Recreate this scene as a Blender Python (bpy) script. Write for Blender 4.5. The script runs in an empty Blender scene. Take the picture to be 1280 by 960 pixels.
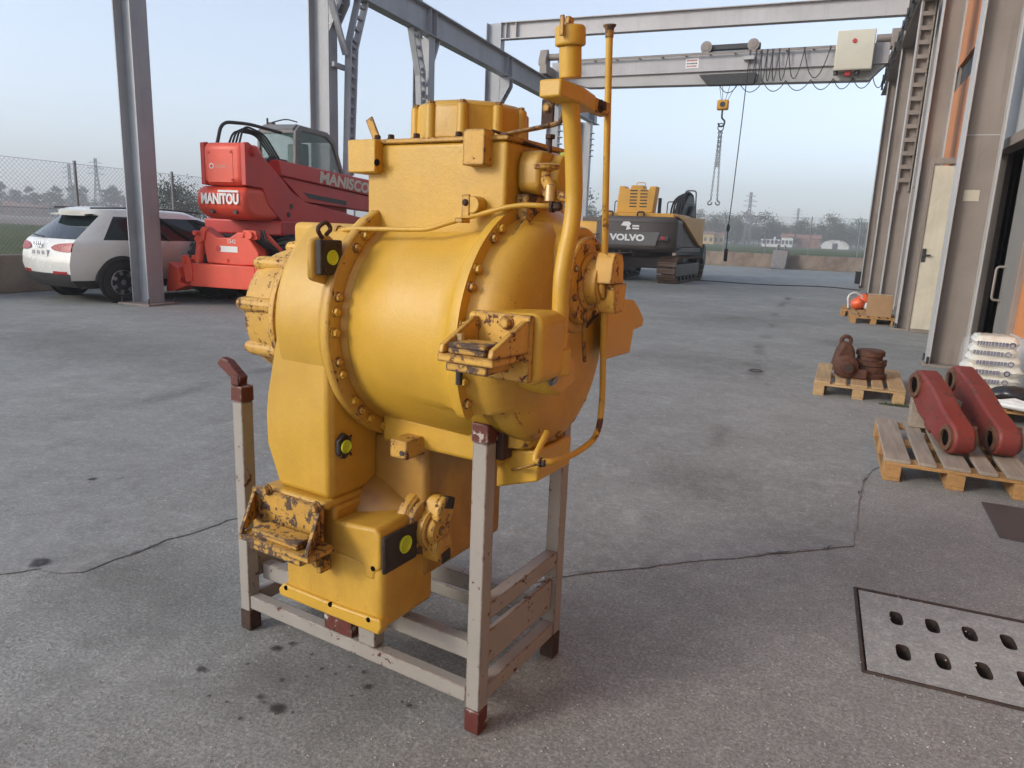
import bpy, bmesh, math, random
from math import radians as RD, sin, cos, pi
from mathutils import Vector as V, Matrix, Quaternion
random.seed(7)
sc = bpy.context.scene
COL = sc.collection

# ------------------------------------------------------------------ camera
FPX, CX, CY, HC = 893.0, 640.0, 480.0, 1.45      # focal length in photo pixels, photo centre, eye height
YAW, PITCH, ROLL = RD(-22.5), RD(12.0), RD(2.3)
_F = V((sin(YAW)*cos(PITCH), cos(YAW)*cos(PITCH), -sin(PITCH)))
_R0 = V((cos(YAW), -sin(YAW), 0)); _U0 = _R0.cross(_F)
_R = cos(ROLL)*_R0 + sin(ROLL)*_U0
_U = -sin(ROLL)*_R0 + cos(ROLL)*_U0
EYE = V((0, 0, HC))
cam = bpy.data.cameras.new('camera'); camo = bpy.data.objects.new('camera', cam); COL.objects.link(camo)
cam.sensor_width = 36; cam.lens = 36*FPX/1280; cam.clip_start = .05; cam.clip_end = 4000
m = Matrix.Identity(4)
for i in range(3):
    m[i][0] = _R[i]; m[i][1] = _U[i]; m[i][2] = -_F[i]; m[i][3] = EYE[i]
camo.matrix_world = m
sc.camera = camo

# ------------------------------------------------------------------ light
SUN_EL, SUN_AZ = RD(24), RD(-138)       # sun low, behind and to the left of the camera, behind thin haze
w = bpy.data.worlds.new('World'); sc.world = w; w.use_nodes = True
nt = w.node_tree; nt.nodes.clear()
sky = nt.nodes.new('ShaderNodeTexSky'); sky.sky_type = 'NISHITA'; sky.sun_disc = False
sky.sun_elevation = SUN_EL; sky.sun_rotation = SUN_AZ
sky.air_density = 1.0; sky.dust_density = 1.5; sky.ozone_density = 3.5; sky.altitude = 0
hs = nt.nodes.new('ShaderNodeHueSaturation'); hs.inputs['Saturation'].default_value = .55; hs.inputs['Value'].default_value = 1.0
bg = nt.nodes.new('ShaderNodeBackground'); bg.inputs['Strength'].default_value = .15
wo = nt.nodes.new('ShaderNodeOutputWorld')
tint = nt.nodes.new('ShaderNodeMix'); tint.data_type = 'RGBA'; tint.blend_type = 'MULTIPLY'; tint.inputs[0].default_value = 1.0; tint.inputs[7].default_value = (.985, .99, 1.0, 1)
nt.links.new(sky.outputs[0], hs.inputs['Color']); nt.links.new(hs.outputs[0], tint.inputs[6]); nt.links.new(tint.outputs[2], bg.inputs[0]); nt.links.new(bg.outputs[0], wo.inputs[0])
sl = bpy.data.lights.new('sun', 'SUN'); sl.energy = 1.1; sl.angle = RD(14); sl.color = (1.0, .92, .80)
so = bpy.data.objects.new('sun', sl); COL.objects.link(so)
_sd = V((sin(SUN_AZ)*cos(SUN_EL), cos(SUN_AZ)*cos(SUN_EL), sin(SUN_EL)))
so.rotation_euler = _sd.to_track_quat('Z', 'Y').to_euler(); so.location = (-20, -10, 20)
sc.view_settings.view_transform = 'Standard'; sc.view_settings.look = 'None'
sc.view_settings.exposure = .92; sc.view_settings.gamma = 1.0
sc.cycles.use_denoising = True; sc.cycles.use_adaptive_sampling = True; sc.cycles.adaptive_threshold = .02
sc.cycles.max_bounces = 6; sc.cycles.diffuse_bounces = 3; sc.cycles.glossy_bounces = 3
sc.cycles.transmission_bounces = 4; sc.cycles.volume_bounces = 0; sc.cycles.transparent_max_bounces = 32
sc.cycles.caustics_reflective = False; sc.cycles.caustics_refractive = False

# ------------------------------------------------------------------ pixel -> place
def ray(px, py): return _F + _R*((px-CX)/FPX) + _U*((CY-py)/FPX)
def on(px, py, ax, val):
    """world point where the ray through a photo pixel meets the plane X, Y or Z = val"""
    d = ray(px, py); i = 'XYZ'.index(ax); return EYE + d*((val-EYE[i])/d[i])
def gnd(px, py, z=0.0): return on(px, py, 'Z', z)
class Fr:
    """local frame: u right, v forward (azimuth az degrees clockwise from +Y), z up"""
    def __init__(s, org, az):
        a = RD(az); s.o = V(org); s.u = V((cos(a), -sin(a), 0)); s.v = V((sin(a), cos(a), 0)); s.w = V((0, 0, 1)); s.rz = -a
    def h(s, px, py, ax, val):
        d = ray(px, py); n = {'u': s.u, 'v': s.v, 'z': s.w}[ax]
        t = (val-(EYE-s.o).dot(n))/d.dot(n); p = EYE+d*t-s.o
        return V((p.dot(s.u), p.dot(s.v), p.z))

# ------------------------------------------------------------------ object helpers
def tag(o, label, cat, group=None):
    o['label'] = label; o['category'] = cat
    if group: o['group'] = group
    return o
def thing(name, label, cat, loc=(0, 0, 0), rz=0.0, group=None):
    o = bpy.data.objects.new(name, None); COL.objects.link(o); o.empty_display_size = .2
    o.location = loc; o.rotation_euler = (0, 0, rz)
    return tag(o, label, cat, group)
def inst(name, me, parent=None, loc=(0, 0, 0), rot=None, scale=None):
    o = bpy.data.objects.new(name, me); COL.objects.link(o)
    if parent: o.parent = parent
    o.location = loc
    if rot is not None:
        if isinstance(rot, Quaternion): o.rotation_mode = 'QUATERNION'; o.rotation_quaternion = rot
        else: o.rotation_euler = rot
    if scale: o.scale = scale
    return o
def copy_tree(o, parent=None):
    c = o.copy(); COL.objects.link(c)
    if parent: c.parent = parent
    for ch in list(o.children): copy_tree(ch, c)
    return c
AX = {'x': 0, 'y': 1, 'z': 2}
class MB:
    def __init__(s): s.v = []; s.f = []
    def add(s, vs, fs):
        b = len(s.v); s.v += [tuple(p) for p in vs]; s.f += [tuple(i+b for i in f) for f in fs]; return s
    def box(s, x0, x1, y0, y1, z0, z1):
        if x0 > x1: x0, x1 = x1, x0
        if y0 > y1: y0, y1 = y1, y0
        if z0 > z1: z0, z1 = z1, z0
        return s.add([(x0,y0,z0),(x1,y0,z0),(x1,y1,z0),(x0,y1,z0),(x0,y0,z1),(x1,y0,z1),(x1,y1,z1),(x0,y1,z1)],
                     [(0,3,2,1),(4,5,6,7),(0,1,5,4),(1,2,6,5),(2,3,7,6),(3,0,4,7)])
    def prism(s, pts, ax, a, b):
        """polygon pts in the two other axes (order y,z / x,z / x,y), extruded along ax from a to b"""
        n = len(pts)
        def mk(p, t): return {'x': (t, p[0], p[1]), 'y': (p[0], t, p[1]), 'z': (p[0], p[1], t)}[ax]
        s.add([mk(p, a) for p in pts]+[mk(p, b) for p in pts],
              [tuple(range(n-1, -1, -1)), tuple(range(n, 2*n))]+[(i, (i+1) % n, n+(i+1) % n, n+i) for i in range(n)])
        return s
    def cyl(s, p, q, r, r2=None, n=16, caps=True):
        p = V(p); q = V(q); r2 = r if r2 is None else r2
        return s.lathe([(0, r), ((q-p).length, r2)], p, q-p, n, caps)
    def lathe(s, prof, org, d, n=32, caps=True, a0=0.0):
        org = V(org); d = V(d).normalized(); qn = d.to_track_quat('Z', 'Y'); vs = []; fs = []
        for t, r in prof:
            for k in range(n):
                a = a0+2*pi*k/n; vs.append(org+qn @ V((r*cos(a), r*sin(a), t)))
        for j in range(len(prof)-1):
            for k in range(n):
                k2 = (k+1) % n; fs.append((j*n+k, j*n+k2, (j+1)*n+k2, (j+1)*n+k))
        if caps:
            fs.append(tuple(range(n-1, -1, -1))); fs.append(tuple((len(prof)-1)*n+k for k in range(n)))
        return s.add(vs, fs)
    def bar(s, p, q, wx, wz, up=(0, 0, 1)):
        """rectangular bar from p to q"""
        p = V(p); q = V(q); d = (q-p).normalized(); up = V(up)
        if abs(d.dot(up)) > .98: up = V((0, 1, 0))
        x = d.cross(up).normalized(); y = x.cross(d)
        vs = [e+x*(sx*wx/2)+y*(sy*wz/2) for e in (p, q) for sx, sy in ((-1,-1),(1,-1),(1,1),(-1,1))]
        return s.add(vs, [(3,2,1,0),(4,5,6,7),(0,1,5,4),(1,2,6,5),(2,3,7,6),(3,0,4,7)])
    def tube(s, path, r, n=10, closed=False):
        P = [V(p) for p in path]; N = len(P); vs = []; fs = []
        T = []
        for i in range(N):
            a = P[i-1] if (i > 0 or closed) else P[i]; b = P[(i+1) % N] if (i < N-1 or closed) else P[i]
            T.append((b-a).normalized())
        x = T[0].orthogonal().normalized()
        for i in range(N):
            x = (x-T[i]*x.dot(T[i])).normalized(); y = T[i].cross(x)
            rr = r[i] if isinstance(r, (list, tuple)) else r
            for k in range(n):
                a = 2*pi*k/n; vs.append(P[i]+x*(rr*cos(a))+y*(rr*sin(a)))
        for i in range(N if closed else N-1):
            j = (i+1) % N
            for k in range(n):
                k2 = (k+1) % n; fs.append((i*n+k, i*n+k2, j*n+k2, j*n+k))
        if not closed:
            fs.append(tuple(range(n-1, -1, -1))); fs.append(tuple((N-1)*n+k for k in range(n)))
        return s.add(vs, fs)
    def quad(s, a, b, c, d): return s.add([a, b, c, d], [(0, 1, 2, 3)])
    def mesh(s, name, mat, smooth=38, fixn=True):
        me = bpy.data.meshes.new(name); me.from_pydata(s.v, [], s.f); me.update()
        if fixn and len(s.f) < 60000:
            bm = bmesh.new(); bm.from_mesh(me); bmesh.ops.recalc_face_normals(bm, faces=bm.faces); bm.to_mesh(me); bm.free()
        if smooth:
            me.shade_smooth(); me.set_sharp_from_angle(angle=RD(smooth))
        me.materials.append(mat); return me
    def build(s, name, mat, parent=None, smooth=38, bev=0.0, seg=2, loc=(0, 0, 0), rot=None, kind=None, fixn=True):
        o = inst(name, s.mesh(name, mat, smooth, fixn), parent, loc, rot)
        if bev:
            b = o.modifiers.new('bevel', 'BEVEL'); b.width = bev; b.segments = seg; b.limit_method = 'ANGLE'; b.angle_limit = RD(35)
            b.use_clamp_overlap = True
        if kind: o['kind'] = kind
        return o
def curve_path(pts, r=.05, n=6):
    """polyline with rounded corners"""
    P = [V(p) for p in pts]; out = [P[0]]
    for i in range(1, len(P)-1):
        a, b, c = P[i-1], P[i], P[i+1]
        ra = min(r, (a-b).length*.48, (c-b).length*.48)
        p0 = b+(a-b).normalized()*ra; p1 = b+(c-b).normalized()*ra
        for k in range(n+1):
            t = k/n; out.append(p0*(1-t)**2+b*2*t*(1-t)+p1*t*t)
    out.append(P[-1]); return out
def text_mesh(body, size, depth, mat, shear=0.0, spacing=1.0, bold=0.0, sx=1.0):
    cu = bpy.data.curves.new('lettering', 'FONT'); cu.body = body; cu.size = size; cu.extrude = depth; cu.shear = shear
    cu.space_character = spacing; cu.offset = bold; cu.align_x = 'CENTER'; cu.align_y = 'CENTER'; cu.resolution_u = 3
    to = bpy.data.objects.new('lettering', cu); COL.objects.link(to)
    dg = bpy.context.evaluated_depsgraph_get(); me = bpy.data.meshes.new_from_object(to.evaluated_get(dg))
    bpy.data.objects.remove(to); me.materials.clear(); me.materials.append(mat)
    if sx != 1.0:
        for v in me.vertices: v.co.x *= sx
    return me
def frame_rot(right, up):
    """rotation that lays a text (x right, y up) on a surface"""
    r = V(right).normalized(); u = V(up); u = (u-r*u.dot(r)).normalized(); n = r.cross(u)
    return Matrix(((r.x, u.x, n.x), (r.y, u.y, n.y), (r.z, u.z, n.z))).to_quaternion()
_boltc = {}
def bolt_mesh(r, h, mat, washer=True):
    k = (round(r, 5), round(h, 5), mat.name)
    if k not in _boltc:
        b = MB()
        if washer: b.cyl((0,0,-.002), (0,0,h*.22), r*1.28, n=14)
        b.lathe([(h*.2, r), (h*.85, r), (h, r*.82)], (0,0,0), (0,0,1), 6)
        _boltc[k] = b.mesh('bolt', mat, 25)
    return _boltc[k]
def bolt(parent, p, d, r=.011, h=.012, mat=None, washer=True, name='bolt', spin=None):
    q = V(d).normalized().to_track_quat('Z', 'Y') @ Quaternion((0, 0, 1), random.uniform(0, 1) if spin is None else spin)
    return inst(name, bolt_mesh(r, h, mat, washer), parent, p, q)

# ------------------------------------------------------------------ materials
def lin(c): return tuple((x/12.92 if x <= .04045 else ((x+.055)/1.055)**2.4) for x in c)
class NT:
    def __init__(s, name):
        s.m = bpy.data.materials.new(name); s.m.use_nodes = True; s.t = s.m.node_tree; s.t.nodes.clear()
        s.out = s.n('ShaderNodeOutputMaterial'); s.b = s.n('ShaderNodeBsdfPrincipled'); s.l(s.b.outputs[0], s.out.inputs[0])
        s.co = s.n('ShaderNodeTexCoord').outputs['Object']
    def n(s, t, **k):
        x = s.t.nodes.new(t)
        for a, b in k.items(): setattr(x, a, b)
        return x
    def l(s, a, b): s.t.links.new(a, b)
    def set(s, inp, v):
        if hasattr(v, 'is_linked') or hasattr(v, 'links'): s.l(v, inp)
        else: inp.default_value = v
    def noise(s, scale, detail=4, rough=.55, co=None, dist=0.0):
        x = s.n('ShaderNodeTexNoise'); s.l(co or s.co, x.inputs['Vector']); x.inputs['Scale'].default_value = scale
        x.inputs['Detail'].default_value = detail; x.inputs['Roughness'].default_value = rough; x.inputs['Distortion'].default_value = dist
        return x.outputs['Fac']
    def ramp(s, f, a, b, lo=0.0, hi=1.0):
        x = s.n('ShaderNodeMapRange'); s.l(f, x.inputs[0]); x.inputs[1].default_value = a; x.inputs[2].default_value = b
        x.inputs[3].default_value = lo; x.inputs[4].default_value = hi; return x.outputs[0]
    def math(s, op, a, b=0.0, clamp=False):
        x = s.n('ShaderNodeMath', operation=op, use_clamp=clamp); s.set(x.inputs[0], a); s.set(x.inputs[1], b); return x.outputs[0]
    def mix(s, f, a, b, mode='MIX'):
        x = s.n('ShaderNodeMix', data_type='RGBA', blend_type=mode); s.set(x.inputs[0], f)
        for i, c in ((6, a), (7, b)):
            if isinstance(c, tuple): c = c if len(c) == 4 else (*c, 1)
            s.set(x.inputs[i], c)
        return x.outputs[2]
    def vmul(s, v):
        x = s.n('ShaderNodeMapping'); s.l(s.co, x.inputs[0]); x.inputs['Scale'].default_value = v; return x.outputs[0]
    def bump(s, h, strength=.2, dist=.01):
        x = s.n('ShaderNodeBump'); x.inputs['Strength'].default_value = strength; x.inputs['Distance'].default_value = dist
        s.l(h, x.inputs['Height']); s.l(x.outputs[0], s.b.inputs['Normal'])
    def edge(s, radius):
        """0 on flat faces, 1 on convex or concave edges"""
        bv = s.n('ShaderNodeBevel', samples=3); bv.inputs[0].default_value = radius
        g = s.n('ShaderNodeNewGeometry'); d = s.n('ShaderNodeVectorMath', operation='DOT_PRODUCT')
        s.l(bv.outputs[0], d.inputs[0]); s.l(g.outputs['True Normal'], d.inputs[1])
        return s.ramp(d.outputs['Value'], .985, .86)
def plain(name, col, rough=.5, metal=0.0, var=.12, scale=8.0, bump=.0, bscale=60.0, coat=0.0, dirt=None, dirt_amt=.5, streak=0.0):
    """one base colour with uneven tone, fine relief and optional dirt"""
    k = NT(name); c = tuple(col)
    f = k.noise(scale, 5, .6)
    base = k.mix(k.ramp(f, .3, .7), tuple(x*(1-var) for x in c), tuple(min(1, x*(1+var)) for x in c))
    if dirt:
        d = k.ramp(k.noise(scale*.45, 7, .7, dist=.5), .48, .68, 0, dirt_amt); base = k.mix(d, base, dirt)
    if streak: base = k.mix(k.ramp(k.noise(1.0, 6, .7, co=k.vmul((9, 9, .55))), .50, .72, 0, streak), base, tuple(x*.45 for x in c))
    k.l(base, k.b.inputs['Base Color']); k.b.inputs['Metallic'].default_value = metal
    k.l(k.ramp(f, .3, .7, max(.02, rough-.07), min(1, rough+.1)), k.b.inputs['Roughness'])
    if coat: k.b.inputs['Coat Weight'].default_value = coat; k.b.inputs['Coat Roughness'].default_value = .08
    if bump: k.bump(k.noise(bscale, 3), bump, .004)
    return k.m
def worn(name, col, rust=(.07, .028, .016), chips=.62, cscale=26.0, edge=0.006, rough=.42, dirt=(.13, .06, .02), dirt_amt=.35, var=.1, soft=.02, under=None, dlo=.5, dhi=.74):
    """old sprayed paint: tone, grime, chips down to rust, worn edges"""
    k = NT(name); c = tuple(col)
    f = k.noise(5.0, 5, .6); g = k.noise(2.2, 6, .65, dist=.6)
    base = k.mix(k.ramp(f, .3, .7), tuple(x*(1-var) for x in c), tuple(min(1, x*(1+var)) for x in c))
    base = k.mix(k.ramp(g, dlo, dhi, 0, dirt_amt), base, dirt)
    run = k.noise(1.0, 5, .65, co=k.vmul((16, 16, 1.6))); base = k.mix(k.ramp(run, .54, .74, 0, dirt_amt*.7), base, tuple(.35*x+.65*y for x, y in zip(c, dirt)))
    fade = k.noise(1.3, 4, .6, dist=.3); base = k.mix(k.ramp(fade, .55, .75, 0, .35), base, tuple(min(1, x*.8+.10) for x in c))
    fine = k.noise(140, 2)
    base = k.mix(k.ramp(fine, .35, .75, 0, .12), base, tuple(x*.55 for x in c))
    ch = k.math('ADD', k.math('MULTIPLY', k.noise(cscale, 6, .72, dist=.4), .62), k.math('MULTIPLY', k.noise(cscale*3.3, 5, .7), .38))
    ch = k.ramp(ch, .18, .82, .0, 1.0)
    mask = k.ramp(ch, chips, chips+soft)
    if edge:
        e = k.math('MULTIPLY', k.edge(edge), .30); mask = k.ramp(k.math('ADD', ch, e), chips, chips+soft)
    rc = k.mix(k.ramp(k.noise(90, 4), .35, .7), rust, tuple(x*2.1 for x in rust))
    if under: rc = k.mix(k.ramp(k.noise(cscale*.6, 4), .48, .56), rc, under)
    k.l(k.mix(mask, base, rc), k.b.inputs['Base Color'])
    k.l(k.math('ADD', k.ramp(f, .3, .7, rough-.06, rough+.1), k.math('MULTIPLY', mask, .35)), k.b.inputs['Roughness'])
    h = k.math('SUBTRACT', k.math('ADD', k.math('MULTIPLY', k.noise(38, 5, .6), .45), k.math('MULTIPLY', k.noise(160, 4, .7), .45)), k.math('MULTIPLY', mask, .5))
    k.bump(h, .38, .004)
    return k.m
def glass(name, col=(.02, .03, .035), rough=.03, alpha=1.0):
    k = NT(name); k.b.inputs['Base Color'].default_value = (*col, 1); k.b.inputs['Roughness'].default_value = rough
    k.b.inputs['IOR'].default_value = 1.5
    if alpha < 1: k.b.inputs['Alpha'].default_value = alpha
    return k.m
# ------------------------------------------------------------------ shared materials
def concrete_mat(name, base, rough_amt, warm=0.0):
    k = NT(name)
    g = k.n('ShaderNodeNewGeometry').outputs['Position']
    big = k.noise(.22, 5, .6, co=g, dist=.4); mid = k.noise(1.7, 6, .65, co=g); sm = k.noise(14, 5, .7, co=g); fine = k.noise(85, 3, .7, co=g)
    c = tuple(base)
    col = k.mix(k.ramp(big, .35, .65), tuple(x*.72 for x in c), tuple(x*1.15 for x in c))
    col = k.mix(k.ramp(mid, .30, .72, 0, .75), col, tuple(x*.70 for x in c))
    col = k.mix(k.ramp(k.noise(5.5, 6, .7, co=g, dist=.5), .46, .72, 0, .6), col, tuple(x*.60 for x in c))
    col = k.mix(k.ramp(k.noise(3.1, 6, .72, co=g, dist=.8), .55, .74, 0, .55), col, tuple(x*1.42 for x in c))
    col = k.mix(k.ramp(sm, .50, .72, 0, .45), col, tuple(x*1.5 for x in c))
    col = k.mix(k.ramp(k.noise(45, 4, .7, co=g), .52, .70, 0, .5), col, tuple(x*1.55 for x in c))
    col = k.mix(k.ramp(fine, .40, .60, .6*rough_amt, 0), col, tuple(x*.34 for x in c))
    col = k.mix(k.ramp(k.noise(160, 2, .6, co=g), .58, .68, 0, .42*rough_amt), col, tuple(min(.8, x*1.8) for x in c))
    pit = k.n('ShaderNodeTexVoronoi'); k.l(g, pit.inputs['Vector']); pit.inputs['Scale'].default_value = 34
    col = k.mix(k.math('MULTIPLY', k.ramp(pit.outputs['Distance'], .16, .04), k.ramp(k.noise(9, 3, co=g), .5, .62, 0, .6*rough_amt)), col, tuple(x*.32 for x in c))
    cl_ = k.ramp(k.noise(2.4, 7, .75, co=g, dist=1.5), .52, .60, 0, .42*rough_amt); col = k.mix(k.math('MULTIPLY', cl_, k.ramp(k.noise(.5, 3, co=g), .42, .6)), col, tuple(x*.58 for x in c))
    # pale trodden-in dust and old brown stains
    st = k.ramp(k.noise(.9, 7, .72, co=g, dist=1.2), .60, .74, 0, .40); col = k.mix(st, col, (.44, .43, .41))
    st2 = k.ramp(k.noise(.55, 6, .7, co=g, dist=.8), .62, .76, 0, .45); col = k.mix(st2, col, (.125, .115, .102))
    k.l(col, k.b.inputs['Base Color']); k.l(k.ramp(mid, .3, .7, .62, .86), k.b.inputs['Roughness'])
    k.b.inputs['Specular IOR Level'].default_value = .35
    h = k.math('ADD', k.math('MULTIPLY', fine, .55*rough_amt), k.math('ADD', k.math('MULTIPLY', sm, .6*rough_amt), k.math('MULTIPLY', mid, .15)))
    k.bump(h, .6, .006)
    return k.m
M_CONC = concrete_mat('rough_concrete', (.322, .324, .303), 1.0)
M_SLAB = concrete_mat('trowelled_concrete', (.290, .293, .277), .6)
M_CAST = concrete_mat('cast_concrete', (.38, .39, .37), .6)
M_WALL = plain('weathered_wall_concrete', (.24, .19, .15), .85, var=.3, scale=1.3, bump=.4, bscale=20, dirt=(.11, .065, .045), dirt_amt=.7)
M_STEELG = plain('grey_painted_steel', (.25, .208, .178), .55, var=.10, scale=1.5, dirt=(.17, .14, .115), dirt_amt=.5, streak=.45, bump=.08, bscale=9)
M_STEELL = plain('light_grey_and_lit_flange_steel', (.42, .41, .40), .45, var=.06, scale=1.5)
M_STEELB = plain('blue_grey_steel', (.34, .35, .37), .5, var=.08, scale=1.5, dirt=(.16, .155, .15), dirt_amt=.3, streak=.25)
M_CRANE = plain('crane_grey_paint', (.44, .42, .42), .45, var=.06, scale=1.2, dirt=(.25, .23, .22), dirt_amt=.3, streak=.25)
M_DARK = plain('dark_metal', (.03, .029, .03), .5, var=.3, scale=9)
M_BLACK = plain('black_rubber', (.018, .018, .019), .75, var=.3, scale=12, bump=.2)
M_ORANGE = plain('orange_wall_panel', (.56, .215, .075), .6, var=.08, scale=2.0, dirt=(.40, .18, .08), dirt_amt=.35, streak=.3)
M_BEIGE = plain('beige_door_paint', (.56, .51, .40), .55, var=.05, scale=3, dirt=(.34, .30, .23), dirt_amt=.4, streak=.2)
M_CABINET = plain('cream_enamel', (.58, .54, .43), .4, var=.04, scale=3)
M_WHITE = plain('white_paint', (.74, .73, .70), .5, var=.05, scale=4)
M_PLASTER = plain('pale_plinth', (.50, .49, .46), .8, var=.1, scale=4, bump=.2)
M_GRASS = None
k = NT('grass_field'); g_ = k.n('ShaderNodeNewGeometry').outputs['Position']
c_ = k.mix(k.ramp(k.noise(.05, 5, .6, co=g_), .35, .65), (.055, .085, .026), (.105, .110, .045))
c_ = k.mix(k.ramp(k.noise(1.2, 6, .7, co=g_), .4, .7, 0, .6), c_, (.035, .055, .018))
k.l(c_, k.b.inputs['Base Color']); k.b.inputs['Roughness'].default_value = .9; k.b.inputs['Specular IOR Level'].default_value = .1; k.bump(k.noise(3.5, 5, .7, co=g_), .9, .15); M_GRASS = k.m
k = NT('bare_soil'); c_ = k.mix(k.ramp(k.noise(.08, 6, .7), .35, .65), (.13, .095, .07), (.19, .15, .12)); k.l(c_, k.b.inputs['Base Color']); k.b.inputs['Roughness'].default_value = .95; M_SOIL = k.m

def struct(o): o['kind'] = 'structure'; return o
# ------------------------------------------------------------------ ground
XW, YW = -13.5, 44.5                 # low boundary walls: left and far
mb = MB(); nx, ny = 24, 40
xs = [XW-.1+(16-XW)*i/nx for i in range(nx+1)]; ys = [-7+(YW+7.1)*j/ny for j in range(ny+1)]
MH = (.305, 1.235, 2.545, 3.225)       # opening for the drain cover
def sheet(mb, x0, x1, y0, y1, z=0.0): mb.quad((x0,y0,z),(x1,y0,z),(x1,y1,z),(x0,y1,z))
sheet(mb, XW-.1, MH[0], -9, YW+.1); sheet(mb, MH[1], 16, -9, YW+.1); sheet(mb, MH[0], MH[1], -9, MH[2]); sheet(mb, MH[0], MH[1], MH[3], YW+.1)
yard = struct(mb.build('yard_ground', M_CONC, smooth=0, fixn=False))
yard['label'] = 'grey cracked concrete yard'
# smoother slab beyond the crack
crackL = [(-90, 730), (20, 716), (48, 711), (75, 718), (105, 716), (142, 700), (170, 692), (205, 676), (240, 668), (262, 660), (285, 651), (330, 640)]
crackR = [(600, 742), (700, 722), (722, 718), (760, 714), (800, 712), (850, 703), (900, 700), (960, 694), (1020, 688), (1066, 683), (1071, 660), (1074, 628), (1079, 602), (1090, 588), (1112, 578)]
rg = random.Random(3)
def dense(px, wob=.007, step=.05):
    G = [gnd(*p) for p in px]; out = []
    for a, b in zip(G, G[1:]):
        n = max(1, int((b-a).length/step))
        for i in range(n):
            p = a.lerp(b, i/n); out.append(V((p.x+rg.uniform(-wob, wob), p.y+rg.uniform(-wob, wob), 0)))
    out.append(G[-1]); return out
cl = dense(crackL); cr = dense(crackR)
poly = cl+cr+[V((1.25, 6.6, 0)), V((1.25, 13, 0)), V((-1.5, 26, 0)), V((-9.5, 26, 0)), V((-9.5, 3.6, 0))]
mb = MB(); mb.add([(p.x, p.y, .004) for p in poly], [tuple(range(len(poly)))])
mb.build('concrete_slab', M_SLAB, yard, smooth=0)
k = NT('crack_dark'); k.b.inputs['Base Color'].default_value = (.075, .070, .064, 1); k.b.inputs['Roughness'].default_value = .95; M_CRACK = k.m
def ribbon(pts, wfun, name):
    mb = MB(); vs = []; n = len(pts)
    for i, p in enumerate(pts):
        a = pts[max(0, i-1)]; b = pts[min(n-1, i+1)]; d = (b-a).normalized(); x = V((-d.y, d.x, 0)); ww = wfun(i, n)
        o = rg.uniform(-.003, .003)
        vs += [p+x*(ww+o), p-x*(ww-o)]
    mb.add([(v.x, v.y, .0085) for v in vs], [(2*i, 2*i+1, 2*i+3, 2*i+2) for i in range(n-1)])
    return mb.build(name, M_CRACK, yard, smooth=0)
def wob(wm):
    st = [1.0]
    def f(i, n):
        st[0] = min(2.4, max(.05, st[0]*rg.choice((.45, .7, .9, 1.1, 1.4, 2.0)))); return wm*st[0]
    return f
def sub(pts, step=.012):
    pts = pts[::3]+[pts[-1]]
    for lvl in range(5):                       # midpoint displacement
        out = []
        for a, b in zip(pts, pts[1:]):
            l = (b-a).length; out.append(a)
            if l > step:
                d = (b-a)/max(l, 1e-6); out.append((a+b)/2+V((-d.y, d.x, 0))*rg.gauss(0, .085)*l+d*rg.uniform(-.12, .12)*l)
        pts = out+[pts[-1]]
    return pts
ribbon(sub(cl), wob(.0030), 'crack'); ribbon(sub(cr), wob(.0019), 'crack')
ribbon(sub(dense([(0, 628), (90, 607), (215, 588), (300, 560)], .02)), wob(.0012), 'crack')
ribbon(sub(dense([(890, 520), (960, 480), (985, 455)], .03)), wob(.0016), 'crack')
# oil spots
k = NT('oil_stain'); c_ = k.mix(k.ramp(k.noise(30, 4), .4, .7), (.030, .023, .018), (.060, .050, .042)); k.l(c_, k.b.inputs['Base Color']); k.b.inputs['Roughness'].default_value = .55; M_OIL = k.m
k = NT('soaked_oil'); xy = k.n('ShaderNodeVectorMath', operation='LENGTH'); k.l(k.co, xy.inputs[0]); gp = k.n('ShaderNodeNewGeometry').outputs['Position']
rr_ = k.math('ADD', xy.outputs['Value'], k.math('MULTIPLY', k.math('SUBTRACT', k.noise(28, 5, .7, co=gp), .5), 1.5))
k.l(k.ramp(rr_, .30, .95, .92, 0), k.b.inputs['Alpha']); k.b.inputs['Base Color'].default_value = (.034, .028, .022, 1); k.l(k.ramp(rr_, .2, .7, .42, .85), k.b.inputs['Roughness']); M_SOAK = k.m
k = NT('faint_stain'); xy = k.n('ShaderNodeVectorMath', operation='LENGTH'); k.l(k.co, xy.inputs[0]); gp = k.n('ShaderNodeNewGeometry').outputs['Position']
rr_ = k.math('ADD', xy.outputs['Value'], k.math('MULTIPLY', k.math('SUBTRACT', k.noise(5, 6, .7, co=gp), .5), 1.8))
k.l(k.ramp(rr_, .10, 1.0, .20, 0), k.b.inputs['Alpha']); k.b.inputs['Base Color'].default_value = (.11, .10, .088, 1); k.b.inputs['Roughness'].default_value = .8; M_FAINT = k.m
_disc = MB(); _disc.add([(0, 0, 0)]+[(1.25*cos(2*pi*i/24), 1.25*sin(2*pi*i/24), 0) for i in range(24)], [(0, 1+i, 1+(i+1) % 24) for i in range(24)])
DISC1 = _disc.mesh('oil_stain', M_SOAK, 0); DISC2 = _disc.mesh('worn_stain', M_FAINT, 0)
_sz = [.0060]
def blob(px, py, r, name='oil_stain', mat=None, asp=1.0, z=.006, me=None):
    c = gnd(px, py); _sz[0] += .00006
    o = inst(name, me or DISC1, yard, (c.x, c.y, _sz[0]), (0, 0, rg.uniform(0, 6.28))); o.scale = (r*1.5*asp, r*1.5*rg.uniform(.7, 1.1), 1); return o
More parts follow.
